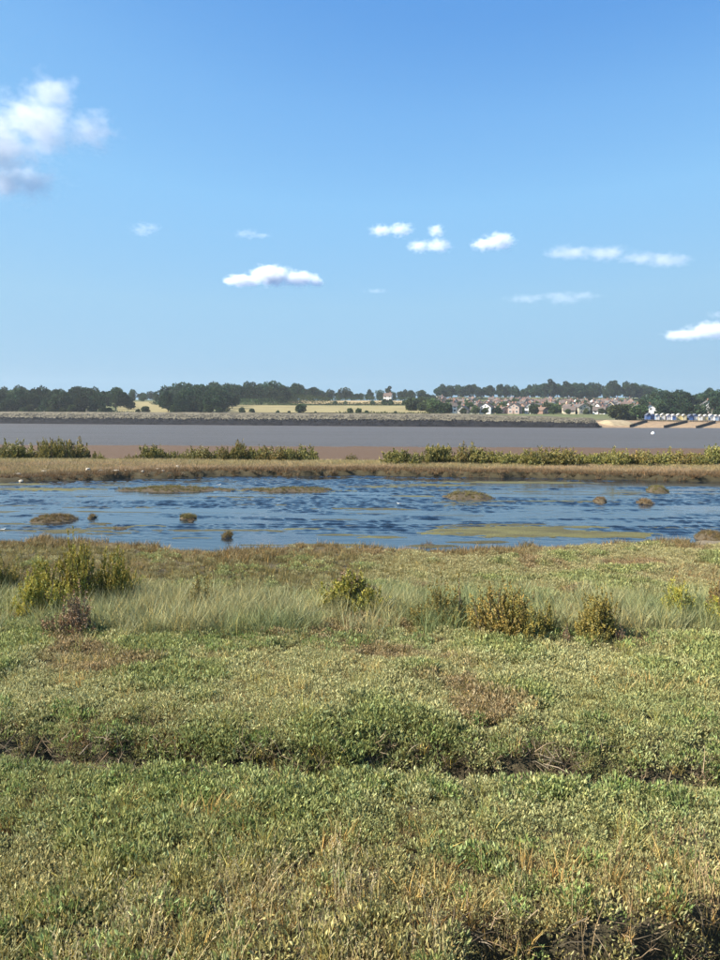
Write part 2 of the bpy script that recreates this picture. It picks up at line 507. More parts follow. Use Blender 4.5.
def grid_far():
    xs = np.concatenate([np.linspace(-1500, -420, 50), np.linspace(-415, 415, 320), np.linspace(420, 1500, 50)])
    ys = np.concatenate([np.linspace(310, 480, 130), np.linspace(484, 900, 90), np.linspace(920, 1600, 30)])
    X, Y = np.meshgrid(xs, ys)
    Z = far_height(X, Y)
    nx, ny = len(xs), len(ys)
    V = np.stack([X, Y, Z], -1).reshape(-1, 3)
    i = np.arange(nx * ny).reshape(ny, nx)
    F = np.stack([i[:-1, :-1], i[:-1, 1:], i[1:, 1:], i[1:, :-1]], -1).reshape(-1, 4)
    me = np_mesh('far_hillside', V, [F], True)
    x, y, z = V.T
    f = fbm(x * 0.03, y * 0.03, 91, 4)[:, None]
    c = np.array([0.085, 0.095, 0.035]) * (0.6 + 0.8 * f)
    d = y - shore_y(x); b = beachness(x)
    scrub = (1 - sstep(40, 120, d))[:, None]
    c = c * (1 - scrub) + np.array([0.082, 0.072, 0.048]) * (0.6 + 0.8 * f) * scrub
    sand = (b * (1 - sstep(52, 60, d)))[:, None]
    c = c * (1 - sand) + np.array([0.225, 0.158, 0.095]) * (0.8 + 0.4 * f) * sand
    add_attr(me, 'soil', 'FLOAT_COLOR', np.concatenate([c, np.ones((len(c), 1))], 1))
    return me
tag(link('far_hillside', grid_far(), MATS['hill_grass']), 'low green hillside rising behind the far sea wall', None, None, 'structure')
def fx(px, Y): return (px - 360) / K * Y
def fz(X, Y): return float(far_height(np.array([X]), np.array([Y]))[0])

# ------------------------------------------------------------------ sea wall on the far shore
plain_mat('wall_bank', (0.100, 0.090, 0.066), var=0.5, scale=0.35, bump=0.3, rough=1.0, spec=0.02)
plain_mat('rock_pale', (0.150, 0.140, 0.125), var=0.4, scale=0.4, rough=1.0, spec=0.02)
plain_mat('rock_weedy', (0.015, 0.015, 0.017), var=0.5, scale=0.4, rough=1.0, spec=0.02)
plain_mat('rock_grey', (0.070, 0.064, 0.055), var=0.5, scale=0.4, rough=1.0, spec=0.02)
def far_wall():
    root = empty('sea_wall', (-40, 360, 0))
    tag(root, 'long sea wall with dark weedy stone armour along the far shore', 'sea wall', None, 'thing')
    xs = np.linspace(-900, 106, 640)
    prof = [(0.0, SEA - 0.6), (4.0, 0.55), (6.2, 1.9), (11.0, 4.05), (12.0, 4.35), (14.6, 4.35), (20.0, 3.2)]
    V = []; ny = len(prof)
    for d, z in prof:
        nz = 0.45 * (fbm(xs * 0.12, xs * 0 + d, 61, 4) - 0.5)
        en = 1 - 0.28 * sstep(40, 104, xs)
        V.append(np.stack([xs, shore_y(xs) + d + nz, SEA + (z - SEA) * en + nz], -1))
    V = np.concatenate(V)
    nx = len(xs)
    i = np.arange(nx * ny).reshape(ny, nx)
    F = np.stack([i[:-1, :-1], i[:-1, 1:], i[1:, 1:], i[1:, :-1]], -1).reshape(-1, 4)
    V = V - np.array([-40, 360, 0])
    link('grass_bank', np_mesh('grass_bank', V, [F], True), MATS['wall_bank'], root)
    ax = np.linspace(-900, 106, 640); AV = []
    for d, z in ((-0.6, SEA - 0.6), (2.0, -0.5), (3.6, 0.42), (4.6, 0.95), (5.2, 0.9)):
        nz = 0.45 * (fbm(ax * 0.12, ax * 0 + d, 61, 4) - 0.5) + 0.9 * (fbm(ax * 0.45, ax * 0 + d * 3, 65, 3) - 0.5)
        AV.append(np.stack([ax, shore_y(ax) + d + nz * 0.5, SEA + (z - SEA) * (1 - 0.28 * sstep(40, 104, ax)) + nz * 0.6 + 0.12], -1))
    AV = np.concatenate(AV) - np.array([-40, 360, 0])
    ai = np.arange(5 * 640).reshape(5, 640)
    AF = np.stack([ai[:-1, :-1], ai[:-1, 1:], ai[1:, 1:], ai[1:, :-1]], -1).reshape(-1, 4)
    link('stone_apron', np_mesh('stone_apron', AV, [AF], True), MATS['rock_weedy'], root)
    # loose stone, small and uncountable at this distance
    base = np.array([[1, 0, 0], [-1, 0, 0], [0, 1, 0], [0, -1, 0], [0, 0, 1], [0, 0, -1]], float)
    tri = np.array([[0, 2, 4], [2, 1, 4], [1, 3, 4], [3, 0, 4], [2, 0, 5], [1, 2, 5], [3, 1, 5], [0, 3, 5]])
    for nm, n, d0, d1, mat, smin, smax in (('weedy_stone', 5200, 0.2, 5.4, 'rock_weedy', 0.3, 0.75), ('grey_stone', 2600, 4.9, 9.6, 'rock_grey', 0.2, 0.5), ('pale_rubble', 700, 8.0, 12.0, 'rock_pale', 0.15, 0.4)):
        x = rng.uniform(-290, 105, n); d = rng.uniform(d0, d1, n)
        y = shore_y(x) + d
        z = SEA + (np.interp(d, [p[0] for p in prof], [p[1] for p in prof]) - SEA) * (1 - 0.28 * sstep(40, 104, x))
        s = rng.uniform(smin, smax, n)
        P = base[None] * rng.uniform(0.6, 1.3, (n, 6, 1)) * s[:, None, None]
        a = rng.uniform(0, 6.28, n); ca, sa = np.cos(a)[:, None], np.sin(a)[:, None]
        P = np.stack([P[..., 0] * ca - P[..., 1] * sa, P[..., 0] * sa + P[..., 1] * ca, P[..., 2] * 0.8], -1)
        P = P + np.stack([x, y, z], -1)[:, None] - np.array([-40, 360, 0])
        FF = (tri[None] + (np.arange(n) * 6)[:, None, None]).reshape(-1, 3)
        o = link(nm, np_mesh(nm, P.reshape(-1, 3), [FF]), MATS[mat], root)
        o['kind'] = 'stuff'
far_wall()

# ------------------------------------------------------------------ fields on the hillside
def field_mat(name, color, row):
    m, n, l, p = new_mat(name)
    oc = objcoord(n)
    f = noise_n(n, l, oc, 0.05, 5, 0.6)
    g = noise_n(n, l, oc, 0.6, 3, 0.6, scl=(0.12, 1, 1))
    c1 = ramp_n(n, l, f, [(0.3, tuple(c * 0.78 for c in color)), (0.7, tuple(c * 1.15 for c in color))])
    c2 = ramp_n(n, l, g, [(0.35, (0.85,) * 3), (0.65, (1.1,) * 3)])
    l.new(mixrgb(n, l, 'MULTIPLY', 1, c1, c2), p.inputs['Base Color'])
    p.inputs['Roughness'].default_value = 0.95; p.inputs['Specular IOR Level'].default_value = 0.1
    return m
field_mat('crop_gold', (0.27, 0.205, 0.105), 1)
field_mat('crop_green_gold', (0.205, 0.175, 0.088), 1)
def field(name, label, px0, px1, y0, y1, mat, lift=0.6):
    n, m = 60, 24
    u = np.linspace(px0, px1, n); Y = np.linspace(y0, y1, m)
    U, YY = np.meshgrid(u, Y)
    X = (U - 360) / K * YY
    Z = far_height(X, YY) + lift
    V = np.stack([X, YY, Z], -1).reshape(-1, 3)
    i = np.arange(n * m).reshape(m, n)
    F = np.stack([i[:-1, :-1], i[:-1, 1:], i[1:, 1:], i[1:, :-1]], -1).reshape(-1, 4)
    tag(link(name, np_mesh(name, V, [F], True), MATS[mat]), label, None, None, 'structure')
field('wheat_field', 'lower golden wheat field behind the sea wall', 228, 432, 424, 560, 'crop_green_gold')
field('wheat_field', 'upper golden wheat field below the hilltop trees', 282, 412, 596, 745, 'crop_gold')
field('wheat_field', 'narrow golden field beside the dense wood', 118, 176, 424, 640, 'crop_green_gold')

# ------------------------------------------------------------------ leaf geometry builders
def leaf_quads(P, D, L, W, r, fold=0.25):
    """diamond leaves: base P, direction D, length L, width W"""
    n = len(P)
    up = r.normal(size=(n, 3))
    S = unit(np.cross(D, up)); N = np.cross(S, D)
    L = np.broadcast_to(L, n)[:, None]; W = np.broadcast_to(W, n)[:, None]
    mid = P + D * L * 0.55 + N * W * fold
    V = np.stack([P, mid + S * W * 0.5, P + D * L, mid - S * W * 0.5], 1)
    F = np.arange(n * 4).reshape(n, 4)
    return V.reshape(-1, 3), F

def set_leafcol(me, per_leaf, k):
    c = np.repeat(per_leaf, k, axis=0)
    add_attr(me, 'leafcol', 'FLOAT_COLOR', np.concatenate([c, np.ones((len(c), 1))], 1))

def blades(P, D, L, W, r, bend=0.35):
    """grass blades of two segments and a tip, arching over"""
    n = len(P)
    S = unit(np.cross(D, r.normal(size=(n, 3)))); 
    out = unit(np.stack([D[:, 0], D[:, 1], np.zeros(n)], -1) + 1e-4)
    L = np.broadcast_to(L, n)[:, None]; W = np.broadcast_to(W, n)[:, None]
    p1 = P + D * L * 0.5
    d2 = unit(D + out * bend * r.uniform(0.3, 1.4, (n, 1)) - np.array([0, 0, 0.25 * bend]))
    p2 = p1 + d2 * L * 0.5
    V = np.stack([P - S * W * .5, P + S * W * .5, p1 + S * W * .42, p1 - S * W * .42, p2], 1)
    b = (np.arange(n) * 5)[:, None]
    Q = b + np.array([0, 1, 2, 3]); T = b + np.array([3, 2, 4])
    return V.reshape(-1, 3), Q, T

def rand_dirs(n, tilt, r):
    a = r.uniform(0, 2 * np.pi, n); t = np.abs(r.normal(0, tilt, n))
    return np.stack([np.sin(t) * np.cos(a), np.sin(t) * np.sin(a), np.cos(t)], -1)

def jitter_col(n, r, v=0.25, warm=0.1):
    b = r.uniform(1 - v, 1 + v, (n, 1)); w = r.normal(0, warm, (n, 1))
    return np.clip(b * np.concatenate([1 + w, np.ones((n, 1)), 1 - w], 1), 0.05, 3)

def proto(name, me):
    o = bpy.data.objects.new(name, me)      # kept out of the scene, used only as scatter geometry
    me.materials.append(MATS['plant_tinted'])
    return o

def purslane(seed, n=92, rad=0.085, hgt=0.10, L=0.029, W=0.0105, tilt=0.6):
    r = np.random.default_rng(seed)
    a = r.uniform(0, 6.283, n); q = np.sqrt(r.uniform(0, 1, n)) * rad
    dome = 1 - 0.55 * (q / rad) ** 2
    z = hgt * dome * r.uniform(0.25, 1.0, n) ** 0.6
    P = np.stack([q * np.cos(a), q * np.sin(a), z], -1)
    D = unit(rand_dirs(n, tilt, r) + np.stack([np.cos(a), np.sin(a), a * 0], -1) * (q / rad)[:, None] * 0.5)
    V, F = leaf_quads(P, D, L * r.uniform(0.6, 1.3, n), W * r.uniform(0.7, 1.2, n), r)
    me = np_mesh('purslane', V, [F]); c = jitter_col(n, r, 0.35, 0.07)
    pale = r.uniform(0, 1, n) < 0.2
    c[pale] *= np.array([1.45, 1.45, 1.6])
    set_leafcol(me, c, 4)
    return proto('purslane', me)

def grass(seed, n=45, rad=0.06, hgt=0.4, W=0.005, tilt=0.28, bend=0.4, straw=0.2):
    r = np.random.default_rng(seed)
    a = r.uniform(0, 6.283, n); q = np.sqrt(r.uniform(0, 1, n)) * rad
    P = np.stack([q * np.cos(a), q * np.sin(a), q * 0 - 0.01], -1)
    D = unit(rand_dirs(n, tilt, r) + np.stack([np.cos(a), np.sin(a), a * 0], -1) * (q / rad)[:, None] * 0.15)
    V, Q, T = blades(P, D, hgt * r.uniform(0.45, 1.1, n), W * r.uniform(0.7, 1.3, n), r, bend)
    me = np_mesh('grass', V, [Q, T]); c = jitter_col(n, r, 0.3, 0.08)
    s = r.uniform(0, 1, n) < straw
    c[s] *= np.array([1.75, 1.45, 1.1])
    set_leafcol(me, c, 5)
    return proto('grass', me)

def stalks(seed, n=9, hgt=0.42, rad=0.05):
    """dry flowering stems with small seed heads"""
    r = np.random.default_rng(seed)
    a = r.uniform(0, 6.283, n); q = np.sqrt(r.uniform(0, 1, n)) * rad
    P = np.stack([q * np.cos(a), q * np.sin(a), q * 0 - 0.01], -1)
    D = rand_dirs(n, 0.22, r); D[:, 0] += 0.08; D = unit(D)
    L = hgt * r.uniform(0.5, 1.1, n)
    V, Q, T = blades(P, D, L, 0.0032, r, 0.22)
    tips = V.reshape(n, 5, 3)[:, 4]; mids = V.reshape(n, 5, 3)[:, 2]
    dd = unit(tips - mids)
    k = 6
    hp = (tips[:, None] - dd[:, None] * np.linspace(0.0, 0.055, k)[None, :, None]).reshape(-1, 3)
    hd = unit(np.repeat(dd, k, 0) + r.normal(0, 0.35, (n * k, 3)))
    V2, F2 = leaf_quads(hp, hd, 0.016, 0.006, r)
    me = np_mesh('stalks', np.concatenate([V, V2]), [Q, T, F2 + len(V)])
    c1 = np.repeat(jitter_col(n, r, 0.25, 0.06), 5, 0); c2 = np.repeat(jitter_col(n * k, r, 0.25, 0.06), 4, 0) * 1.05
    c = np.concatenate([c1, c2])
    add_attr(me, 'leafcol', 'FLOAT_COLOR', np.concatenate([c, np.ones((len(c), 1))], 1))
    return proto('stalks', me)

def twigs(seed, n=16, hgt=0.22, rad=0.07):
    r = np.random.default_rng(seed)
    P = np.stack([r.normal(0, rad, n), r.normal(0, rad, n), r.uniform(-0.02, 0.02, n)], -1)
    D = rand_dirs(n, 0.8, r)
    V, Q, T = blades(P, D, hgt * r.uniform(0.4, 1.2, n), 0.006, r, 0.5)
    me = np_mesh('twigs', V, [Q, T]); set_leafcol(me, jitter_col(n, r, 0.4, 0.05), 5)
    return proto('twigs', me)

def collection_of(name, objs):
    c = bpy.data.collections.new(name)
    for k, o in enumerate(objs):
        o.name = '%s_%02d' % (name, k); c.objects.link(o)
    return c
PURS = collection_of('purslane_sprigs', [purslane(100 + k, rad=0.08 + 0.012 * (k % 3), hgt=0.085 + 0.015 * (k % 2)) for k in range(6)])
PURSL = collection_of('broad_sprigs', [purslane(140 + k, n=60, rad=0.09, hgt=0.13, L=0.042, W=0.014, tilt=0.5) for k in range(4)])
TURF = collection_of('turf_tufts', [grass(200 + k, n=46, rad=0.07, hgt=0.12, W=0.005, tilt=0.45, straw=0.25) for k in range(5)])
TALL = collection_of('couch_tufts', [grass(240 + k, n=38, rad=0.08, hgt=0.50, W=0.0062, tilt=0.2, bend=0.45, straw=0.10) for k in range(5)])
MIDG = collection_of('meadow_tufts', [grass(270 + k, n=34, rad=0.06, hgt=0.22, W=0.0048, tilt=0.3, bend=0.4, straw=0.3) for k in range(5)])
DRY = collection_of('dry_stems', [stalks(300 + k) for k in range(5)])
TWIG = collection_of('dead_twigs', [twigs(330 + k) for k in range(4)])

def scatter(name, label, cat, P, scl, tint, coll, nvar, parent=None, lean=0.12, seed=0):
    """one mass of plants: a point cloud whose points carry plant geometry"""
    r = np.random.default_rng(seed + 900)
    n = len(P)
    tint = np.asarray(tint) * np.array([1.60, 1.50, 1.42])
    me = bpy.data.meshes.new(name)
    me.vertices.add(n); me.vertices.foreach_set('co', np.asarray(P, np.float32).ravel())
    rot = np.stack([r.normal(0, lean, n), r.normal(0, lean, n), r.uniform(0, 6.283, n)], -1)
    add_attr(me, 'rot', 'FLOAT_VECTOR', rot)
    add_attr(me, 'scl', 'FLOAT', scl)
    add_attr(me, 'idx', 'INT', r.integers(0, nvar, n))
    add_attr(me, 'tint', 'FLOAT_COLOR', np.concatenate([tint, np.ones((n, 1))], 1))
    o = link(name, me, None, parent)
    ng = bpy.data.node_groups.new(name + '_spread', 'GeometryNodeTree')
    ng.interface.new_socket('Geometry', in_out='INPUT', socket_type='NodeSocketGeometry')
    ng.interface.new_socket('Geometry', in_out='OUTPUT', socket_type='NodeSocketGeometry')
    N, Lk = ng.nodes, ng.links
    gi = N.new('NodeGroupInput'); go = N.new('NodeGroupOutput')
    ci = N.new('GeometryNodeCollectionInfo'); ci.inputs['Collection'].default_value = coll
    ci.inputs['Separate Children'].default_value = True; ci.inputs['Reset Children'].default_value = True
    ip = N.new('GeometryNodeInstanceOnPoints')
    def named(nm, t):
        x = N.new('GeometryNodeInputNamedAttribute'); x.data_type = t; x.inputs[0].default_value = nm
        return next(s for s in x.outputs if s.name == 'Attribute' and s.enabled)
    e2r = N.new('FunctionNodeEulerToRotation')
    mp = N.new('GeometryNodeMeshToPoints')
    Lk.new(gi.outputs[0], mp.inputs[0]); Lk.new(mp.outputs[0], ip.inputs['Points'])
    Lk.new(ci.outputs[0], ip.inputs['Instance']); ip.inputs['Pick Instance'].default_value = True
    Lk.new(named('idx', 'INT'), ip.inputs['Instance Index'])
    Lk.new(named('rot', 'FLOAT_VECTOR'), e2r.inputs[0]); Lk.new(e2r.outputs[0], ip.inputs['Rotation'])
    Lk.new(named('scl', 'FLOAT'), ip.inputs['Scale'])
    Lk.new(ip.outputs[0], go.inputs[0])
    md = o.modifiers.new('spread', 'NODES'); md.node_group = ng
    tag(o, label, cat, None, 'stuff')
    return o

def spots(y0, y1, dens, r, margin=1.5, k=0.52):
    """random points over the wedge of marsh the camera looks at, with a margin either side"""
    area = (y1 - y0) * (2 * margin + k * (y0 + y1))
    n = int(area * dens)
    y = np.sqrt(r.uniform((y0 + margin / k) ** 2, (y1 + margin / k) ** 2, n)) - margin / k
    x = r.uniform(-1, 1, n) * (k * y + margin)
    return x, y

def px_of(x, y): return 360 + K * x / np.maximum(y, 0.1)

def lerp3(a, b, t): return np.asarray(a) * (1 - t[:, None]) + np.asarray(b) * t[:, None]

ISLETS = []      # filled below: (cx, cy, hw, hd)

def plants():
    r = np.random.default_rng(5)
    # --- sea purslane: silvery green carpet
    x, y = [np.concatenate(v) for v in zip(spots(3.4, 9.0, 210, r, 1.2), spots(9.0, 16.6, 95, r, 1.6))]
    z = height(x, y); pd = pond_depth_field(x, y)
    px = px_of(x, y)
    zone = fbm(x * 0.45, y * 0.45, 201, 3); z2 = fbm(x * 1.3, y * 1.3, 205, 3)
    keep = pd < -0.35
    keep &= r.uniform(0, 1, len(x)) < np.clip(1.25 - 0.9 * sstep(0.42, 0.62, z2) * (y < 5.8), 0.15, 1)
    keep &= ~((z < -0.5) & (y < 8))
    dry = sstep(5.0, 4.35, y)
    keep &= r.uniform(0, 1, len(x)) > 0.2 * dry
    leftback = sstep(11.0, 12.2, y) * sstep(430, 330, px)
    keep &= r.uniform(0, 1, len(x)) > 0.9 * leftback
    band = sstep(8.7, 9.3, y) * (1 - sstep(11.4, 12.2, y))
    keep &= r.uniform(0, 1, len(x)) > 0.6 * band
    x, y, z, px, zone, z2, dry = [v[keep] for v in (x, y, z, px, zone, z2, dry)]
    c = lerp3((0.150, 0.168, 0.066), (0.200, 0.205, 0.098), sstep(0.35, 0.65, zone))
    c = lerp3(c, np.array((0.190, 0.178, 0.090)), sstep(11.5, 13, y) * 0.8)
    c = lerp3(c, np.array((0.115, 0.145, 0.045)), sstep(0.55, 0.7, z2) * 0.7)
    red = sstep(0.66, 0.76, fbm(x * 0.9, y * 0.9, 209, 3))
    c = lerp3(c, np.array((0.150, 0.105, 0.060)), red * 0.7)
    c = lerp3(c, np.array((0.200, 0.178, 0.080)), dry * 0.6)
    c = c * r.uniform(0.8, 1.2, (len(c), 1))
    s = r.uniform(0.75, 1.25, len(x)) * (0.85 + 0.5 * sstep(0.4, 0.7, z2))
    scatter('sea_purslane', 'silvery green sea purslane carpeting the near marsh', 'marsh plants', np.stack([x, y, z], -1), s, c, PURS, 6, seed=1)
    # --- broad leaved green clumps: along the ditch, in the right foreground
    x, y = spots(3.5, 11, 95, r, 1.2)
    z = height(x, y); px = px_of(x, y)
    dl = ditch_lip(x)
    edge = 2.6 * np.exp(-((y - dl - 0.36) / 0.24) ** 2) + 0.7 * np.exp(-((y - dl + 0.1) / 0.25) ** 2)
    gp = np.exp(-((x - 0.75) / 0.42) ** 2 - ((y - 4.55) / 0.25) ** 2) * 1.3
    gb = np.exp(-((y - 8.75) / 0.22) ** 2) * sstep(0.4, 0.6, fbm(x * 0.9, y * 0.9, 221, 2)) * 1.2
    fb = 0.9 * sstep(0.55, 0.68, fbm(x * 0.8, y * 0.8, 223, 3))
    keep = (r.uniform(0, 1, len(x)) < np.clip(edge + (gp + gb + fb * 0.6) * 0.65, 0, 1)) & ~((z < -0.6) & (y < 8))
    x, y, z, edge = x[keep], y[keep], z[keep], edge[keep]
    c = lerp3((0.105, 0.150, 0.045), (0.165, 0.190, 0.085), r.uniform(0, 1, len(x))) * r.uniform(0.75, 1.2, (len(x), 1))
    scatter('sea_aster', 'broad green marsh leaves lining the ditch', 'marsh plants', np.stack([x, y, z], -1), r.uniform(0.6, 1.15, len(x)), c, PURSL, 4, seed=2)
    # --- short turf: brown-olive salt grass
    x, y = [np.concatenate(v) for v in zip(spots(3.4, 9, 120, r, 1.2), spots(9, 16.8, 85, r, 1.6))]
    z = height(x, y); pd = pond_depth_field(x, y); px = px_of(x, y)
    t = fbm(x * 0.7, y * 0.7, 231, 3)
    wantn = sstep(0.42, 0.6, t) * 0.8 + 0.15
    wantn = wantn + sstep(11.2, 12.2, y) * (0.55 * sstep(470, 330, px) + 0.25)
    wantn = wantn + 0.6 * sstep(-1.4, -0.6, pd) * (y > 14)
    keep = (pd < -0.12) & (r.uniform(0, 1, len(x)) < wantn) & ~((z < -0.2) & (y < 8))
    x, y, z, px, t, pd = [v[keep] for v in (x, y, z, px, t, pd)]
    c = lerp3((0.124, 0.126, 0.045), (0.138, 0.110, 0.056), sstep(0.35, 0.65, fbm(x * 0.5, y * 0.5, 235, 3)))
    c = lerp3(c, np.array((0.102, 0.098, 0.046)), sstep(11.2, 12.5, y) * sstep(470, 330, px) * 0.8)
    c = lerp3(c, np.array((0.120, 0.095, 0.052)), sstep(-1.2, -0.5, pd) * (y > 14) * 0.7)
    c = c * r.uniform(0.75, 1.25, (len(c), 1))
    scatter('salt_grass', 'short brown and olive salt grass turf', 'grass', np.stack([x, y, z], -1), r.uniform(0.6, 1.25, len(x)), c, TURF, 5, seed=3)
    # --- meadow grass: foreground, mixed
    x, y = spots(3.3, 8.8, 60, r, 1.2)
    z = height(x, y)
    wantn = 0.55 * sstep(5.0, 4.2, y) + 0.35 * sstep(0.48, 0.62, fbm(x * 0.8, y * 0.8, 241, 3)) + 0.08
    keep = (r.uniform(0, 1, len(x)) < wantn) & ~((z < -0.2) & (y < 8))
    x, y, z = x[keep], y[keep], z[keep]
    c = lerp3((0.135, 0.155, 0.055), (0.215, 0.180, 0.082), sstep(0.3, 0.7, fbm(x * 1.1, y * 1.1, 243, 3)))
    c = lerp3(c, np.array((0.185, 0.135, 0.068)), 0.7 * sstep(0.9, 1.5, x) * sstep(5.0, 4.5, y))
    c = c * r.uniform(0.75, 1.25, (len(c), 1))
    scatter('meadow_grass', 'mixed green and straw grass in the foreground', 'grass', np.stack([x, y, z], -1), r.uniform(0.6, 1.2, len(x)), c, MIDG, 5, seed=4)
    # --- tall couch grass belt
    x, y = spots(8.3, 13.4, 120, r, 1.6)
    z = height(x, y); px = px_of(x, y)
    f0 = 8.9 + 0.5 * (fbm(x * 0.5, x * 0, 251, 3) - 0.5); f1 = 11.3 + 1.5 * (fbm(x * 0.45, x * 0 + 4, 253, 3) - 0.5) + 0.5 * sstep(250, 60, px)
    wantn = sstep(-0.15, 0.2, y - f0) * (1 - sstep(-0.3, 0.3, y - f1)) * (0.15 + 0.72 * sstep(0.36, 0.60, fbm(x * 0.8, y * 0.8, 255, 2)))
    keep = r.uniform(0, 1, len(x)) < wantn
    x, y, z = x[keep], y[keep], z[keep]
    c = lerp3((0.120, 0.148, 0.068), (0.180, 0.184, 0.094), sstep(0.3, 0.7, fbm(x * 0.9, y * 0.9, 257, 3)))
    c = c * r.uniform(0.8, 1.2, (len(c), 1))
    scatter('couch_grass', 'belt of tall pale green couch grass among the bushes', 'grass', np.stack([x, y, z], -1), r.uniform(0.5, 1.08, len(x)) * (0.75 + 0.4 * fbm(x * 0.6, y * 0.6, 259, 2)), c, TALL, 5, seed=5)
    # --- dry flowering stems
    x, y = spots(3.2, 6.0, 55, r, 1.0)
    z = height(x, y); px = px_of(x, y)
    wantn = 0.5 * sstep(4.9, 4.1, y) * (0.35 + 0.6 * np.exp(-((px - 250) / 150) ** 2) + 0.45 * sstep(560, 640, px))
    keep = (r.uniform(0, 1, len(x)) < wantn) & ~((z < -0.25) & (r.uniform(0, 1, len(x)) < 0.6))
    x, y, z, px = x[keep], y[keep], z[keep], px[keep]
    c = lerp3((0.27, 0.235, 0.140), (0.22, 0.165, 0.095), sstep(520, 640, px)) * r.uniform(0.75, 1.2, (len(x), 1))
    scatter('dry_grass_stems', 'pale dry grass stems with seed heads in the foreground', 'grass', np.stack([x, y, z], -1), r.uniform(0.55, 1.15, len(x)), c, DRY, 5, seed=6)
    # --- dead twigs in the ditch and creek banks
    x, y = spots(3.0, 7.2, 190, r, 1.0)
    z = height(x, y)
    e = 0.03
    slope = np.abs(height(x, y + e) - height(x, y - e)) / (2 * e)
    keep = ((slope > 0.6) | (z < -0.2)) & (r.uniform(0, 1, len(x)) < 0.85)
    x, y, z = x[keep], y[keep], z[keep]
    c = lerp3((0.085, 0.065, 0.045), (0.210, 0.170, 0.110), r.uniform(0, 1, len(x)) ** 2)
    scatter('dead_twigs', 'dead brown twigs on the ditch banks', 'twigs', np.stack([x, y, z], -1), r.uniform(0.6, 1.1, len(x)), c, TWIG, 4, seed=7, lean=0.6)
    # --- brown tussocks along the near shore of the pond
    x, y = spots(13.5, 17.6, 60, r, 2.0)
    z = height(x, y); pd = pond_depth_field(x, y)
    cl = sstep(0.45, 0.6, fbm(x * 0.9, y * 1.4, 271, 3))
    wantn = sstep(-1.5, -0.8, pd) * cl
    keep = (pd < 0.1) & (z > POND + 0.02) & (r.uniform(0, 1, len(x)) < wantn)
    x, y, z = x[keep], y[keep], z[keep]
    c = lerp3((0.085, 0.070, 0.036), (0.120, 0.100, 0.045), r.uniform(0, 1, len(x))) * r.uniform(0.75, 1.3, (len(x), 1))
    scatter('shore_tussocks', 'brown tussocky plants fringing the near pond shore', 'grass', np.stack([x, y, z], -1), r.uniform(1.0, 2.0, len(x)), c, TURF, 5, seed=9)
    # --- far bank: dry buff grass
    x, y = spots(34.5, 49, 30, r, 4)
    z = height(x, y); pd = pond_depth_field(x, y)
    keep = (pd < 0.25) & (z > POND + 0.012)
    keep &= r.uniform(0, 1, len(x)) < 1 - 1.0 * sstep(45.5, 48.5, y)
    x, y, z, pd = x[keep], y[keep], z[keep], pd[keep]
    t = sstep(0.35, 0.65, fbm(x * 0.25, y * 0.5, 261, 3)); back = sstep(40, 45, y)
    c = lerp3((0.170, 0.138, 0.090), (0.140, 0.124, 0.070), t)
    c = lerp3(c, np.array((0.165, 0.158, 0.082)), back * 0.7)
    c = lerp3(c, np.array((0.075, 0.055, 0.032)), sstep(-2.0, -0.6, pd) * 0.9)
    c = c * r.uniform(0.8, 1.2, (len(c), 1))
    scatter('dry_bank_grass', 'dry buff grass along the far bank of the pond', 'grass', np.stack([x, y, z], -1), r.uniform(1.1, 2.2, len(x)), c, TURF, 5, seed=8)
plants()

# ------------------------------------------------------------------ islets in the pond
def islet(px, py, hwpx, hd, top, label, c0, c1, seed, dens=90):
    cx, cyy = ground(px, py, POND)
    hw = hwpx / K * cyy
    n, m = 40, 14
    u = np.linspace(-1.25, 1.25, n); v = np.linspace(-1.25, 1.25, m)
    U, Vv = np.meshgrid(u, v)
    def hz(U, Vv):
        q = 1 - np.sqrt(U ** 2 + Vv ** 2) + 0.7 * (fbm(U * hw * 1.6 + seed, Vv * hd * 1.6, 400 + seed, 3) - 0.5)
        return np.clip(sstep(-0.1, 0.8, q) * (top + 0.14) - 0.12, -0.12, 1) * (0.85 + 0.3 * fbm(U * hw * 3 + seed, Vv * 3, 420, 2))
    Z = hz(U, Vv)
    V = np.stack([U * hw, Vv * hd, Z], -1).reshape(-1, 3)
    i = np.arange(n * m).reshape(m, n)
    F = np.stack([i[:-1, :-1], i[:-1, 1:], i[1:, 1:], i[1:, :-1]], -1).reshape(-1, 4)
    me = np_mesh('islet', V, [F], True)
    add_attr(me, 'soil', 'FLOAT_COLOR', np.tile([0.07, 0.055, 0.035, 1], (len(V), 1)))
    o = link('islet', me, MATS['marsh_soil']); o.location = (cx, cyy, POND)
    tag(o, label, None, None, 'structure')
    r = np.random.default_rng(500 + seed)
    k = int(4 * hw * hd * dens)
    a, b = r.uniform(-1.1, 1.1, k), r.uniform(-1.1, 1.1, k)
    z = hz(a, b); keep = z > 0.015
    a, b, z = a[keep], b[keep], z[keep]
    c = lerp3(c0, c1, r.uniform(0, 1, len(a))) * r.uniform(0.75, 1.25, (len(a), 1))
    g = scatter('islet_grass', None, None, np.stack([a * hw, b * hd, z], -1), r.uniform(0.6, 1.15, len(a)) * (0.35 + 0.65 * np.clip(1.15 - np.sqrt(a ** 2 + b ** 2), 0, 1)), c, TURF, 5, o, seed=seed)
OL, BR, GR = (0.080, 0.074, 0.032), (0.086, 0.066, 0.038), (0.078, 0.080, 0.032)
islet(58, 520, 36, 0.95, 0.10, 'long brown tussocky islet nearest the marsh edge', OL, BR, 1, 160)
islet(92, 518, 7, 0.35, 0.05, 'small tussock at the tip of the long brown islet', BR, OL, 2, 320)
islet(188, 518, 14, 0.6, 0.06, 'round olive tussock with a low mud lump before it', OL, GR, 3, 260)
islet(191, 521.5, 8, 0.28, 0.02, 'low mud lump before the round olive tussock', BR, BR, 4, 120)
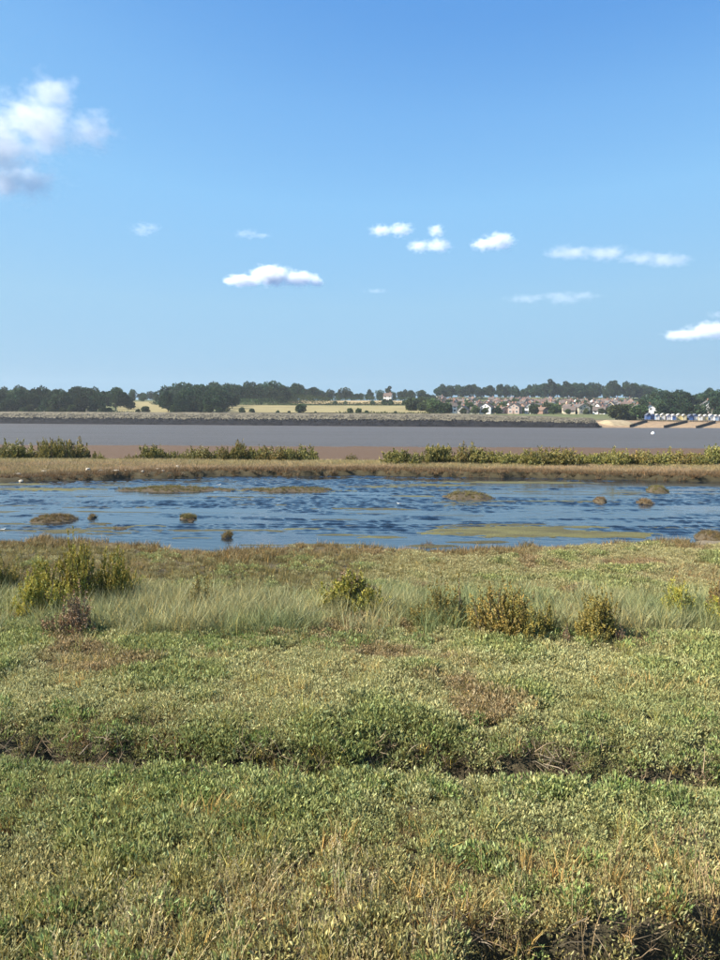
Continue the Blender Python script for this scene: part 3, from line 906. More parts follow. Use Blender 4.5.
islet(228, 537, 12, 0.42, 0.06, 'small rounded brown tussock close to the near shore', OL, BR, 5, 320)
islet(464, 498, 36, 1.3, 0.17, 'flat-topped green islet with a dark cut edge', OL, GR, 6, 60)
islet(600, 502, 8.5, 0.5, 0.12, 'small dark flat islet beside a pale muddy one', BR, BR, 7, 220)
islet(645, 503.5, 11, 0.5, 0.09, 'pale muddy low islet beside the small dark one', (0.12, 0.10, 0.062), BR, 8, 200)
islet(658, 491.5, 14, 0.9, 0.17, 'domed green tussock out in open blue water', GR, GR, 9, 140)
islet(712, 540, 19, 0.8, 0.15, 'brown tussocky islet joined to the muddy shore', BR, OL, 10, 200)
islet(172, 490, 84, 1.5, 0.09, 'long olive grass bar in the upper pond with a gull on it', OL, GR, 11, 70)
islet(292, 490.5, 78, 1.2, 0.07, 'thin green grass bar continuing the olive one', GR, OL, 12, 70)
islet(120, 529, 14, 0.25, 0.035, 'dark muddy sliver beside the long brown islet', BR, OL, 13)
islet(430, 546, 16, 0.2, 0.03, 'dark mud sliver off the near shore by green algae', BR, BR, 14)

# ------------------------------------------------------------------ shrubby seablite bushes
def bush_meshes(seed, rad, hgt, nshoot, nleaf, L, W, lobes=4):
    r = np.random.default_rng(seed)
    lob = [(r.uniform(-0.72, 0.72) * rad, r.uniform(-0.5, 0.5) * rad, r.uniform(0.34, 0.60) * rad, r.uniform(0.5, 1.0) * hgt) for _ in range(lobes)]
    st = MB(); P = []; D = []; C = []
    for k in range(nshoot):
        lx, ly, lr, lh = lob[k % lobes]
        a = r.uniform(0, 6.283); el = math.acos(r.uniform(0.0, 1.0))
        q = r.uniform(0.55, 1.0)
        tip = np.array([lx + lr * math.sin(el) * math.cos(a) * q, ly + lr * math.sin(el) * math.sin(a) * q, max(0.08 * hgt, lh * math.cos(el) * q * 0.95 + 0.05 * hgt)])
        sl = hgt * r.uniform(0.16, 0.42)
        d = unit(np.array([math.cos(a) * math.sin(el) * 0.5, math.sin(a) * math.sin(el) * 0.5, 1.0]) + r.normal(0, 0.18, 3))
        b = tip - d * sl
        b[2] = max(b[2], 0.0)
        if k % 6 == 0:
            root = np.array([lx * 0.4 + r.normal(0, 0.04), ly * 0.4 + r.normal(0, 0.04), -0.03])
            mid = (root + b) / 2 + r.normal(0, 0.05 * rad, 3); mid[2] = max(mid[2], 0.02)
            st.tube(root, mid, 0.014 * rad + 0.004, 0.010 * rad + 0.003, 4); st.tube(mid, tip, 0.010 * rad + 0.003, 0.003, 4)
        tt = r.uniform(0, 1, nleaf) ** 0.8
        pp = b[None] + d[None] * (sl * tt)[:, None]
        dd = unit(d[None] * 0.8 + r.normal(0, 0.55, (nleaf, 3)))
        P.append(pp); D.append(dd)
        cc = jitter_col(nleaf, r, 0.22, 0.08)
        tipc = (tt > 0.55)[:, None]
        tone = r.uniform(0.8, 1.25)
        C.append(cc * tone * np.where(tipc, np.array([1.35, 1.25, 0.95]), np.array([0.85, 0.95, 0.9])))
    P = np.concatenate(P); D = np.concatenate(D); C = np.concatenate(C)
    V, F = leaf_quads(P, D, L * r.uniform(0.6, 1.3, len(P)), W, r)
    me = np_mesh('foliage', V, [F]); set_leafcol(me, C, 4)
    return me, st.mesh('stem')

NEAR_BUSH = [bush_meshes(600 + k, 0.55, 0.8, 380, 36, 0.034, 0.016, 6 + k % 3) for k in range(4)]
THIN_BUSH = [bush_meshes(620 + k, 0.40, 0.7, 170, 28, 0.032, 0.013, 5) for k in range(3)]
FAR_BUSH = [bush_meshes(640 + k, 0.8, 0.9, 150, 16, 0.085, 0.04, 6) for k in range(5)]
def mat_copy(me, mat):
    m = me.copy(); m.materials.clear(); m.materials.append(MATS[mat]); return m
_bc = {}
def bush(px, py, wpx, hpx, pool, mat, label, rz, k, name='seablite_bush', group=None, z=None):
    X, Y = ground(px, py, 0.0)
    zz = float(height(np.array([X]), np.array([Y]))[0]) - 0.02
    fol, stm = pool[k % len(pool)]
    key = (fol.name, mat)
    if key not in _bc: _bc[key] = mat_copy(fol, mat)
    if len(stm.materials) == 0: stm.materials.append(MATS['twig'])
    co = np.zeros(len(fol.vertices) * 3, np.float32); fol.vertices.foreach_get('co', co); co = co.reshape(-1, 3)
    w0 = np.percentile(co[:, 0], 97) - np.percentile(co[:, 0], 3); h0 = np.percentile(co[:, 2], 99)
    o = empty(name, (X, Y, zz), rz)
    sx = wpx / K * Y / w0; sz = hpx / K * Y / h0
    o.scale = (sx, sx, sz)
    tag(o, label, 'bush', group)
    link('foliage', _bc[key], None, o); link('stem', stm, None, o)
    return o
BG = 'seablite bushes in the grass belt'
bush(96, 618, 58, 66, NEAR_BUSH, 'bush_leaf', 'tallest yellow-green seablite bush behind the brown dead bush', 0.4, 0, group=BG)
bush(60, 622, 62, 52, NEAR_BUSH, 'bush_leaf', 'broad yellow-green seablite bush beside the tallest bush', 2.2, 1, group=BG)
bush(38, 632, 44, 42, NEAR_BUSH, 'bush_leaf', 'low green seablite bush at the foot of the broad bush', 4.0, 2, group=BG)
bush(120, 610, 26, 34, THIN_BUSH, 'bush_leaf', 'small yellowish bush leaning out of the tallest bush', 1.0, 0, group=BG)
bush(76, 650, 42, 48, THIN_BUSH, 'bush_leaf_dead', 'brown dead leafless bush among pale green leaves', 1.7, 1, 'dead_bush', BG)
bush(12, 585, 22, 32, THIN_BUSH, 'bush_leaf_rust', 'thin yellow-orange bush standing apart beyond the broad bush', 0.3, 2, group=BG)
bush(-14, 590, 30, 40, THIN_BUSH, 'bush_leaf', 'yellow-green bush next to the thin orange bush', 2.3, 0, group=BG)
bush(146, 608, 30, 26, THIN_BUSH, 'bush_leaf', 'low dark bush half sunk in grass beside tallest bush', 5.3, 1, group=BG)
bush(203, 622, 40, 38, THIN_BUSH, 'bush_leaf_rust', 'low sparse olive bush alone in the tall grass', 0.9, 2, group=BG)
bush(333, 620, 50, 38, NEAR_BUSH, 'bush_leaf', 'rounded dark-based olive bush with rusty plants behind', 3.1, 3, group=BG)
bush(367, 618, 44, 34, THIN_BUSH, 'bush_leaf_dead', 'low rusty brown bush behind the rounded olive bush', 2.1, 0, 'dead_bush', BG)
bush(437, 640, 36, 50, THIN_BUSH, 'bush_leaf_rust', 'small reddish bush with feathery top in the grass', 1.2, 1, group=BG)
bush(466, 648, 44, 50, THIN_BUSH, 'bush_leaf_rust', 'sparse yellow and rust bush between two bigger ones', 4.4, 2, group=BG)
bush(493, 659, 44, 54, THIN_BUSH, 'bush_leaf_rust', 'rust-coloured bush with bare pale stems', 0.2, 0, group=BG)
bush(524, 658, 50, 46, NEAR_BUSH, 'bush_leaf_rust', 'dense rusty olive bush with dark shaded side', 2.8, 1, group=BG)
bush(600, 659, 50, 48, NEAR_BUSH, 'bush_leaf_rust', 'golden olive bush with orange dead sprig at its foot', 5.0, 2, group=BG)
bush(620, 662, 20, 20, THIN_BUSH, 'bush_leaf_dead', 'small orange dead sprig beside the golden olive bush', 0.7, 1, 'dead_bush', BG)
bush(565, 662, 16, 18, THIN_BUSH, 'bush_leaf_dead', 'tiny dark dead bush between two rusty bushes', 3.7, 2, 'dead_bush', BG)
bush(688, 636, 28, 40, THIN_BUSH, 'bush_leaf', 'small yellow-green bush rising from pale grass', 1.9, 0, group=BG)
bush(716, 634, 30, 44, THIN_BUSH, 'bush_leaf_rust', 'small orange-tinted bush next to the yellow-green one', 3.9, 1, group=BG)
bush(752, 640, 44, 40, NEAR_BUSH, 'bush_leaf', 'olive bush beyond the small orange-tinted one', 0.9, 3, group=BG)

# bushes along the far bank
def nth2(k):
    return '%d%s' % (k, 'th' if 10 <= k % 100 <= 20 else {1: 'st', 2: 'nd', 3: 'rd'}.get(k % 10, 'th'))
def bank_bushes():
    r = random.Random(12)
    def run(p0, p1, step, base, hmin, hmax, label, frm, rev=False):
        px = p0; L = []
        while px < p1:
            L.append(px + r.uniform(-3, 3)); px += step * r.uniform(0.75, 1.25)
        L.sort(reverse=rev)
        for k, p in enumerate(L):
            b = base + (p - 360) * 0.0052
            h = r.uniform(hmin, hmax) * (0.75 + 0.5 * float(fbm(np.array([p * 0.05]), np.array([3.0]), 77, 2)[0]))
            size = 'tall' if h > (hmin * 0.35 + hmax * 0.65) else 'low' if h < (hmin * 0.7 + hmax * 0.3) else 'rounded'
            bush(p, b + r.uniform(-1.2, 1.6), r.uniform(17, 30), h, FAR_BUSH, 'far_bush_leaf', '%s %s, %s from %s' % (size, label, nth2(k + 1), frm), r.uniform(0, 6.28), r.randrange(5), group='bushes along the far bank')
    run(-55, 92, 8.5, 460, 15, 21, 'bush in the dense clump on the far bank', 'the grassy gap', True)
    run(148, 318, 9.5, 462, 9, 16, 'bush in the loose middle run on the far bank', 'the grassy gap')
    run(388, 790, 9.5, 465.5, 11, 18, 'bush in the long run on the far bank', 'the bare mud gap')
    for px, w, h, lab in ((100, 12, 8, 'small lone bush at the end of the dense bank clump'), (352, 14, 8, 'small lone bush in the gap of the far bank'), (128, 14, 6, 'tiny pale bush in the grassy gap of the far bank')):
        bush(px, 462, w, h, FAR_BUSH, 'far_bush_leaf', lab, r.uniform(0, 6), 1, group='bushes along the far bank')
bank_bushes()

# ------------------------------------------------------------------ trees
def tree_meshes(seed, hgt, rad, kind):
    r = np.random.default_rng(seed)
    P, D, C = [], [], []
    tr = MB()
    if kind == 'pine':
        lobes = [(r.normal(0, rad * 0.35), r.normal(0, rad * 0.35), hgt * z, rad * s) for z, s in ((0.45, 0.55), (0.6, 0.6), (0.75, 0.55), (0.9, 0.35), (0.68, 0.5), (0.55, 0.5))]
    elif kind == 'poplar':
        lobes = [(r.normal(0, rad * 0.1), r.normal(0, rad * 0.1), hgt * z, rad * s) for z, s in ((0.25, 0.75), (0.4, 0.95), (0.55, 0.9), (0.7, 0.75), (0.82, 0.6), (0.93, 0.38))]
    else:
        lobes = []
        for k in range(13):
            a = r.uniform(0, 6.283); q = rad * r.uniform(0.15, 0.72); z = r.uniform(0.30, 0.82)
            q *= 1.15 - 0.9 * max(0, z - 0.5)
            lobes.append((q * math.cos(a), q * math.sin(a), hgt * z, rad * r.uniform(0.32, 0.5)))
        lobes.append((0, 0, hgt * 0.86, rad * 0.38))
    per = 130 if kind == 'broad' else 170
    for lx, ly, lz, lr in lobes:
        d = unit(r.normal(size=(per, 3)))
        q = lr * r.uniform(0.62, 1.05, per)[:, None]
        p = np.array([lx, ly, lz]) + d * q * np.array([1, 1, 0.82])
        P.append(p); D.append(unit(d + r.normal(0, 0.7, (per, 3))))
        C.append(jitter_col(per, r, 0.25, 0.06) * r.uniform(0.8, 1.25))
        tr.tube((0, 0, hgt * 0.22), (lx * 0.8, ly * 0.8, lz), 0.014 * hgt, 0.004 * hgt, 4)
    tr.tube((0, 0, -0.4), (0, 0, hgt * 0.25), 0.028 * hgt, 0.02 * hgt, 7)
    tr.tube((0, 0, hgt * 0.25), (0, 0, hgt * 0.8), 0.02 * hgt, 0.006 * hgt, 6)
    P = np.concatenate(P); D = np.concatenate(D); C = np.concatenate(C)
    s = 0.085 * rad + 0.35
    V, F = leaf_quads(P, D, s * r.uniform(0.7, 1.4, len(P)) * 1.3, s, r)
    me = np_mesh('crown', V, [F]); set_leafcol(me, C, 4)
    return me, tr.mesh('trunk')
BROAD = [tree_meshes(700 + k, 11 + (k % 3), 4.6 + 0.5 * (k % 4), 'broad') for k in range(7)]
PINE = [tree_meshes(740 + k, 13, 3.2, 'pine') for k in range(2)]
POPLAR = [tree_meshes(750 + k, 14, 2.0, 'poplar') for k in range(2)]
SHRUB = [tree_meshes(760 + k, 5, 3.0, 'broad') for k in range(4)]
for pool, mt in ((BROAD, 'tree_leaf'), (PINE, 'pine_leaf'), (POPLAR, 'pine_leaf'), (SHRUB, 'garden_leaf')):
    for cm, tm in pool:
        cm.materials.append(MATS[mt]); tm.materials.append(MATS['bark'])
TR = random.Random(21)
def nth(k):
    return '%d%s' % (k, 'th' if 10 <= k % 100 <= 20 else {1: 'st', 2: 'nd', 3: 'rd'}.get(k % 10, 'th'))
def tree(px, Y, pool, label, group, scale=1.0, name='oak_tree', cat='tree', sink=0.0):
    X = fx(px, Y)
    o = empty(name, (X, Y, fz(X, Y) - 0.2 - sink), TR.uniform(0, 6.28))
    sc = scale * TR.uniform(0.76, 1.24)
    o.scale = (sc * TR.uniform(0.9, 1.12), sc * TR.uniform(0.9, 1.12), sc)
    tag(o, label, cat, group)
    cm, tm = pool[TR.randrange(len(pool))]
    link('crown', cm, None, o); link('trunk', tm, None, o)
    return o
def rows(px0, px1, Ys, step, pool, label, group, scale=1.0, jit=5, frm=None, rev=False, **kw):
    """a row of trees; frm names the thing they are counted from"""
    for j, Y in enumerate(Ys):
        px = px0 + TR.uniform(0, 8); L = []
        while px < px1:
            L.append((px + TR.uniform(-2, 2), Y + TR.uniform(-jit, jit)))
            px += step * K / Y * TR.uniform(0.8, 1.25)
        L.sort(reverse=rev)
        row = '' if len(Ys) == 1 else (' nearer row', ' farther row', ' farthest row')[j]
        for k, (p, y) in enumerate(L):
            tree(p, y, pool, '%s,%s %s from %s' % (label, row, nth(k + 1), frm), group, scale, **kw)
W1 = 'trees of the dense wood beside the narrow field'
rows(-85, 112, (428,), 7.0, BROAD, 'dark tree in the front row of the dense wood', W1, 0.88, frm='the narrow field', rev=True)
rows(-85, 128, (462, 505), 8.5, BROAD, 'dark tree inside the dense wood', W1, 0.98, frm='the narrow field', rev=True)
rows(-85, 140, (560, 625), 10.5, BROAD, 'dark skyline tree of the dense wood', W1, 0.98, frm='the narrow field', rev=True)
rows(118, 165, (660, 700), 10, BROAD, 'distant tree behind the narrow golden field', 'trees behind the narrow golden field', 0.62, frm='the dense wood')
rows(-85, 112, (424,), 5.0, SHRUB, 'dark bush at the foot of the dense wood', W1, 0.8, frm='the narrow field', rev=True, name='wood_edge_bush', cat='bush')
W2 = 'trees of the wood between the two golden fields'
rows(166, 224, (430, 450), 7.0, BROAD, 'dark tree of the wood block', W2, 0.88, frm='the lower wheat field', rev=True)
rows(166, 226, (425,), 5.0, SHRUB, 'dark bush at the foot of the wood block', W2, 0.8, frm='the lower wheat field', rev=True, name='wood_edge_bush', cat='bush')
rows(163, 232, (490, 530), 8.5, BROAD, 'tree behind the wood block', W2, 1.05, frm='the lower wheat field', rev=True)
rows(172, 296, (585, 615, 650), 9.0, BROAD, 'tree of the wood above the wheat', W2, 1.12, frm='the upper wheat field', rev=True)
rows(205, 300, (690,), 10, BROAD, 'skyline tree of the wood above the wheat', W2, 1.2, frm='the upper field', rev=True)
rows(288, 330, (735, 770), 9, BROAD, 'tree where the hilltop wood thins', W2, 0.95, frm='the upper wheat field', rev=True)
W3 = 'trees along the hilltop behind the upper wheat field'
rows(322, 436, (765, 790), 10, BROAD, 'small hilltop tree behind the upper field', W3, 0.78, frm='the hilltop wood')
tree(339, 760, POPLAR, 'tall dark tree standing above the hilltop treeline', W3, 0.95, 'poplar_tree')
tree(345, 765, BROAD, 'large round tree standing above the hilltop treeline', W3, 0.95)
tree(388, 770, PINE, 'pointed conifer behind the white red-roofed house', W3, 0.95, 'pine_tree')
W4 = 'trees on the skyline behind the town'
rows(434, 474, (855, 885), 9, BROAD, 'rounded tree behind the end of the town', W4, 1.1, frm='the wheat field')
rows(478, 530, (858, 888), 9, BROAD, 'tree on the skyline behind the town', W4, 1.0, frm='the skyline gap')
rows(530, 650, (855, 890), 9.5, BROAD, 'tall tree on the skyline above the town', W4, 1.3, frm='the first pine')
for i, (px, k) in enumerate(((501, 0.85), (543, 1.05), (549, 1.1), (562, 1.15), (566, 1.0), (608, 1.05), (613, 1.1), (624, 1.05), (629, 1.1))):
    tree(px, 850, PINE, 'dark pine above the skyline trees behind the town, %s from the wheat field' % nth(i + 1), W4, k * 1.35, 'pine_tree')
W5 = 'trees above the beach huts'
rows(614, 644, (412,), 5.5, SHRUB, 'dark bushy tree at the town end above the beach', W5, 1.25, frm='the last houses')
rows(618, 646, (428,), 6, SHRUB, 'dark bushy tree behind the town end above the beach', W5, 1.3, frm='the last houses')
rows(640, 790, (436, 462), 8, BROAD, 'dark tree right behind the beach huts', W5, 0.72, frm='the shingle bank')
rows(640, 800, (500, 545), 9, BROAD, 'green tree on the slope above the huts', W5, 0.95, frm='the town')
rows(640, 800, (600, 650), 10, BROAD, 'skyline tree above the beach huts', W5, 0.95, frm='the town')
W6 = 'green trees between the lower wheat field and the town'
rows(408, 440, (470, 510), 7, SHRUB, 'light green bushy tree near the houses', W6, 1.2, frm='the wheat field')
rows(426, 446, (430, 450), 6, SHRUB, 'green bushy tree by the lowest houses', W6, 1.05, frm='the wheat field')
rows(415, 440, (560, 600), 8, SHRUB, 'bushy tree above the lower wheat field end', W6, 1.35, frm='the field')
W7 = 'field bushes on the hillside'
for i, (px, Y, s) in enumerate(((242, 424, 0.75), (252, 426, 0.6), (301, 424, 0.85), (289, 424, 0.3), (315, 424, 0.3), (350, 424, 0.5), (358, 424, 0.5), (366, 424, 0.45), (395, 424, 0.4), (278, 424, 0.3), (310, 720, 0.8), (335, 600, 0.6), (345, 602, 0.5), (372, 600, 0.55), (384, 595, 0.9), (390, 596, 0.8), (404, 598, 0.7), (180, 424, 0.7), (146, 424, 0.6), (139, 424, 0.45), (430, 424, 0.5))):
    tree(px, Y, SHRUB, '%s rounded bush by %s, %s of those counted from the dense wood' % ('big' if s > 0.7 else 'small' if s < 0.46 else 'middling', 'the upper wheat field' if Y > 500 else 'the sea wall', nth(i + 1)), W7, s, 'field_bush', 'bush')

# hedges between the fields
def hedge(px0, Y0, px1, Y1, h, w, label, seed):
    r = np.random.default_rng(800 + seed)
    x0, x1 = fx(px0, Y0), fx(px1, Y1)
    Ln = math.hypot(x1 - x0, Y1 - Y0); n = int(Ln * h * 9)
    t = r.uniform(0, 1, n)
    X = x0 + (x1 - x0) * t + r.normal(0, w * 0.3, n); Y = Y0 + (Y1 - Y0) * t + r.normal(0, w * 0.5, n)
    top = h * (0.6 + 0.8 * fbm(t * Ln * 0.12, t * 0, 801 + seed, 3))
    Z = far_height(X, Y) + top * r.uniform(0.0, 1.0, n) ** 0.6
    o = empty('field_hedge', ((x0 + x1) / 2, (Y0 + Y1) / 2, fz((x0 + x1) / 2, (Y0 + Y1) / 2)))
    P = np.stack([X, Y, Z], -1) - np.array(o.location)
    V, F = leaf_quads(P, unit(r.normal(size=(n, 3)) + np.array([0, -0.4, 0.6])), 0.7 * r.uniform(0.6, 1.4, n), 0.55, r)
    me = np_mesh('foliage', V, [F]); set_leafcol(me, jitter_col(n, r, 0.3, 0.06), 4)
    link('foliage', me, MATS['garden_leaf'], o)
    mb = MB()
    for k in range(int(Ln / 3)):
        q = (k + 0.5) / int(Ln / 3); xx, yy = x0 + (x1 - x0) * q, Y0 + (Y1 - Y0) * q
        b = Vector((xx, yy, fz(xx, yy) - 0.1)) - o.location
        mb.tube(b, b + Vector((r.normal(0, 0.2), r.normal(0, 0.2), h * 0.7)), 0.09, 0.03, 4)
    link('stem', mb.mesh('stem'), MATS['bark'], o)
    tag(o, label, 'hedge')
hedge(234, 566, 300, 590, 4.5, 9, 'thick dark hedge along the top of the lower wheat field beside the wood', 1)
hedge(272, 580, 330, 594, 7.0, 14, 'bulky dark hedge block between the two wheat fields', 2)
hedge(326, 578, 432, 584, 2.2, 3, 'thin hedge dividing the upper and lower wheat fields', 3)
hedge(268, 556, 312, 566, 1.6, 3, 'low hedge slanting across the lower wheat field', 4)
hedge(290, 752, 432, 752, 3.5, 5, 'dark hedge below the hilltop treeline', 5)
hedge(338, 419, 440, 419, 1.0, 3, 'low scrubby hedge behind the sea wall at the wheat field', 6)
hedge(-80, 424, 150, 424, 1.1, 4, 'scrubby hedge at the foot of the dense wood', 7)
hedge(154, 560, 178, 520, 2.6, 5, 'short hedge beside the narrow golden field', 8)

# ------------------------------------------------------------------ houses
for nm, c in (('white', (0.80, 0.78, 0.74)), ('cream', (0.45, 0.39, 0.29)), ('brick', (0.2, 0.125, 0.095)), ('pink', (0.33, 0.245, 0.21)), ('grey', (0.25, 0.235, 0.22))):
    plain_mat('render_' + nm, c, var=0.10, scale=0.6)
def tile_mat(name, color):
    m, n, l, p = new_mat(name)
    oc = objcoord(n)
    f = noise_n(n, l, oc, 0.8, 5, 0.65)
    g = noise_n(n, l, oc, 5.0, 2, 0.5, scl=(1, 1, 3))
    c = ramp_n(n, l, f, [(0.3, tuple(v * 0.75 for v in color)), (0.7, tuple(v * 1.25 for v in color))])
    c2 = ramp_n(n, l, g, [(0.3, (0.8,) * 3), (0.7, (1.15,) * 3)])
    l.new(mixrgb(n, l, 'MULTIPLY', 1, c, c2), p.inputs['Base Color']); p.inputs['Roughness'].default_value = 0.85
    b = n.new('ShaderNodeBump'); b.inputs['Distance'].default_value = 0.05; l.new(g, b.inputs['Height']); l.new(b.outputs[0], p.inputs['Normal'])
tile_mat('tile_brown', (0.084, 0.066, 0.057)); tile_mat('tile_red', (0.098, 0.068, 0.056)); tile_mat('tile_grey', (0.078, 0.074, 0.073)); tile_mat('tile_orange', (0.12, 0.08, 0.058))
_m, _n, _l, _p = new_mat('window_glass')
_p.inputs['Base Color'].default_value = (0.03, 0.035, 0.04, 1); _p.inputs['Roughness'].default_value = 0.08
plain_mat('door_paint', (0.14, 0.10, 0.09), var=0.2, scale=2)
plain_mat('frame_white', (0.78, 0.77, 0.75), var=0.05, scale=2)
plain_mat('chimney_brick', (0.28, 0.15, 0.11), var=0.25, scale=4)

_hm = {}
def house_meshes(w, d, e, rise, gable):
    """gable True: the gable end faces the front (-y)"""
    key = (w, d, e, rise, gable)
    if key in _hm: return _hm[key]
    mw = MB()
    x, y = w / 2, d / 2
    if gable:
        mw.hull([(-x, -y, -1.5), (x, -y, -1.5), (x, y, -1.5), (-x, y, -1.5), (-x, -y, e), (x, -y, e), (x, y, e), (-x, y, e), (0, -y, e + rise), (0, y, e + rise)],
                [(0, 1, 5, 8, 4), (2, 3, 7, 9, 6), (1, 2, 6, 5), (3, 0, 4, 7), (5, 6, 9, 8), (7, 4, 8, 9), (3, 2, 1, 0)])
    else:
        mw.hull([(-x, -y, -1.5), (x, -y, -1.5), (x, y, -1.5), (-x, y, -1.5), (-x, -y, e), (x, -y, e), (x, y, e), (-x, y, e), (-x, 0, e + rise), (x, 0, e + rise)],
                [(0, 1, 5, 4), (2, 3, 7, 6), (1, 2, 6, 9, 5), (3, 0, 4, 8, 7), (4, 5, 9, 8), (6, 7, 8, 9), (3, 2, 1, 0)])
    mr = MB(); o = 0.4; th = 0.22
    half = x if gable else y; ln = (y if gable else x) + o
    ov = half + o; drop = rise * o / half
    for s in (-1, 1):
        a = [(s * ov, e - drop + 0.03), (0, e + rise + 0.03), (0, e + rise + th + 0.03), (s * ov, e - drop + th + 0.03)]
        pts = []
        for l in (-ln, ln):
            for q, z in a:
                pts.append((q, l, z) if gable else (l, q, z))
        mr.hull(pts, [(0, 1, 2, 3), (7, 6, 5, 4), (0, 4, 5, 1), (1, 5, 6, 2), (2, 6, 7, 3), (3, 7, 4, 0)])
    mc = MB(); cz = e + rise
    cp = (0.0, y * 0.3) if gable else (x * 0.55, 0.0)
    mc.box(cp[0] - 0.4, cp[0] + 0.4, cp[1] - 0.4, cp[1] + 0.4, cz - 0.9, cz + 1.0)
    mc.box(cp[0] - 0.48, cp[0] + 0.48, cp[1] - 0.48, cp[1] + 0.48, cz + 1.0, cz + 1.15)
    mc.tube((cp[0] - 0.15, cp[1], cz + 1.15), (cp[0] - 0.15, cp[1], cz + 1.5), 0.12, 0.1, 6)
    mc.tube((cp[0] + 0.18, cp[1], cz + 1.15), (cp[0] + 0.18, cp[1], cz + 1.45), 0.12, 0.1, 6)
    wins = []
    zs = [1.0] if e < 3.6 else [0.9, 3.3]
    for k, z in enumerate(zs):
        for sx in (-0.28, 0.28):
            wins.append((sx * w, z, 1.5, 1.25))
    if gable and rise > 2.2: wins.append((0.0, e + 0.25, 1.1, 1.0))
    mwin = MB().box(-0.5, 0.5, -0.06, 0.0, 0, 1)
    mfr = MB().box(-0.56, 0.56, -0.09, -0.01, -0.09, -0.01).box(-0.56, 0.56, -0.08, -0.01, 1.0, 1.07).box(-0.57, -0.5, -0.08, -0.01, -0.01, 1.0).box(0.5, 0.57, -0.08, -0.01, -0.01, 1.0).box(-0.025, 0.025, -0.075, -0.02, 0, 1)
    mdoor = MB().box(-0.5, 0.5, -0.08, 0.0, 0.0, 2.05)
    _hm[key] = (mw.mesh('wall'), mr.mesh('roof'), mc.mesh('chimney'), mwin.mesh('window'), mfr.mesh('window_frame'), mdoor.mesh('door'), wins)
    return _hm[key]
_hmc = {}
def withmat(me, mat):
    if (me.name, mat) not in _hmc:
        _hmc[(me.name, mat)] = mat_copy(me, mat)
    return _hmc[(me.name, mat)]
def house(X, Y, rz, w, d, e, rise, gable, wall, roof, label, group, name='town_house', zoff=0.0, detail=True):
    mw, mr, mc, mwin, mfr, mdoor, wins = house_meshes(w, d, e, rise, gable)
    o = empty(name, (X, Y, fz(X, Y) + zoff), rz)
    tag(o, label, 'house', group)
    link('wall', withmat(mw, 'render_' + wall), None, o)
    rf = link('roof', withmat(mr, 'tile_' + roof), None, o)
    link('chimney', withmat(mc, 'chimney_brick'), None, rf)
    for (wx, wz, ww, wh) in (wins if detail else []):
        q = link('window', withmat(mwin, 'window_glass'), None, o)
        q.location = (wx, -d / 2, wz); q.scale = (ww, 1, wh)
        link('window_frame', withmat(mfr, 'frame_white'), None, q)
    if detail: q = link('door', withmat(mdoor, 'door_paint'), None, o); q.location = (0.0, -d / 2, 0.0)
    return o

HR = random.Random(5)
ROWS = [(512, 446, 606), (534, 442, 616), (558, 440, 622), (584, 438, 630), (613, 438, 636), (645, 440, 638), (680, 440, 638), (718, 438, 640), (760, 438, 640), (806, 438, 634)]
RN = ['lowest', 'second', 'third', 'fourth', 'fifth', 'sixth', 'seventh', 'eighth', 'ninth', 'topmost']
for ri, (Y0, p0, p1) in enumerate(ROWS):
    px = p0 + HR.uniform(0, 6); k = 0
    while px < p1:
        Y = Y0 + HR.uniform(-7, 7)
        low = HR.random() < (0.65 if ri < 3 else 0.4)
        w = HR.choice((5.6, 6.5, 7.6)); d = HR.choice((5.6, 6.4))
        e = 2.4 if low else 4.3
        rise = HR.choice((1.9, 2.5))
        gable = HR.random() < 0.42
        wall = HR.choices(('white', 'cream', 'brick', 'pink', 'grey'), (6, 3, 2, 3, 2))[0]
        roof = HR.choices(('brown', 'red', 'grey', 'orange'), (5, 3, 3, 1.0))[0]
        if HR.random() < 0.92:
            k += 1
            lab = '%s%s %s with %s roof, %s along the %s row from the wheat field' % ('gabled ' if gable else '', wall, 'bungalow' if low else 'house', roof, nth(k), RN[ri])
            house(fx(px, Y), Y, HR.choice((-0.5, -0.2, 0.15, 0.5, 0.9)) + HR.uniform(-0.2, 0.2), w, d, e, rise, gable, wall, roof, lab, 'houses of the hillside town', 'bungalow' if low else 'town_house', detail=ri < 5)
        px += (w + HR.uniform(0.3, 3.0)) * K / Y
    # garden trees between this row and the next
    q = p0; k = 0
    while q < p1:
        if HR.random() < 0.7:
            k += 1
            tree(q, Y0 - 10 + HR.uniform(-4, 4), SHRUB, 'small garden tree before the %s row of houses, %s from the wheat field' % (RN[ri], nth(k)), 'garden trees among the town houses', HR.uniform(0.6, 1.25), 'garden_tree')
        q += 11.5 * HR.uniform(0.4, 1.6)
# houses among the trees above the huts
for px, Y, wl, rf, lab in ((681, 470, 'pink', 'red', 'pink house half hidden among trees above the beach huts'), (648, 440, 'white', 'brown', 'white house at the edge of the trees beside the beach huts'), (706, 478, 'white', 'grey', 'small white house glimpsed through trees above the beach huts'), (636, 452, 'white', 'brown', 'white gabled house above the dark bushy trees')):
    house(fx(px, Y), Y, -0.2, 9.0, 7.0, 4.9, 3.0, True, wl, rf, lab, None, 'hillside_house')
house(fx(388, 735), 748, -0.25, 7.5, 6.5, 4.6, 2.8, False, 'white', 'red', 'lone white house with red roof beside the upper wheat field', None, 'farm_house', 0.3)

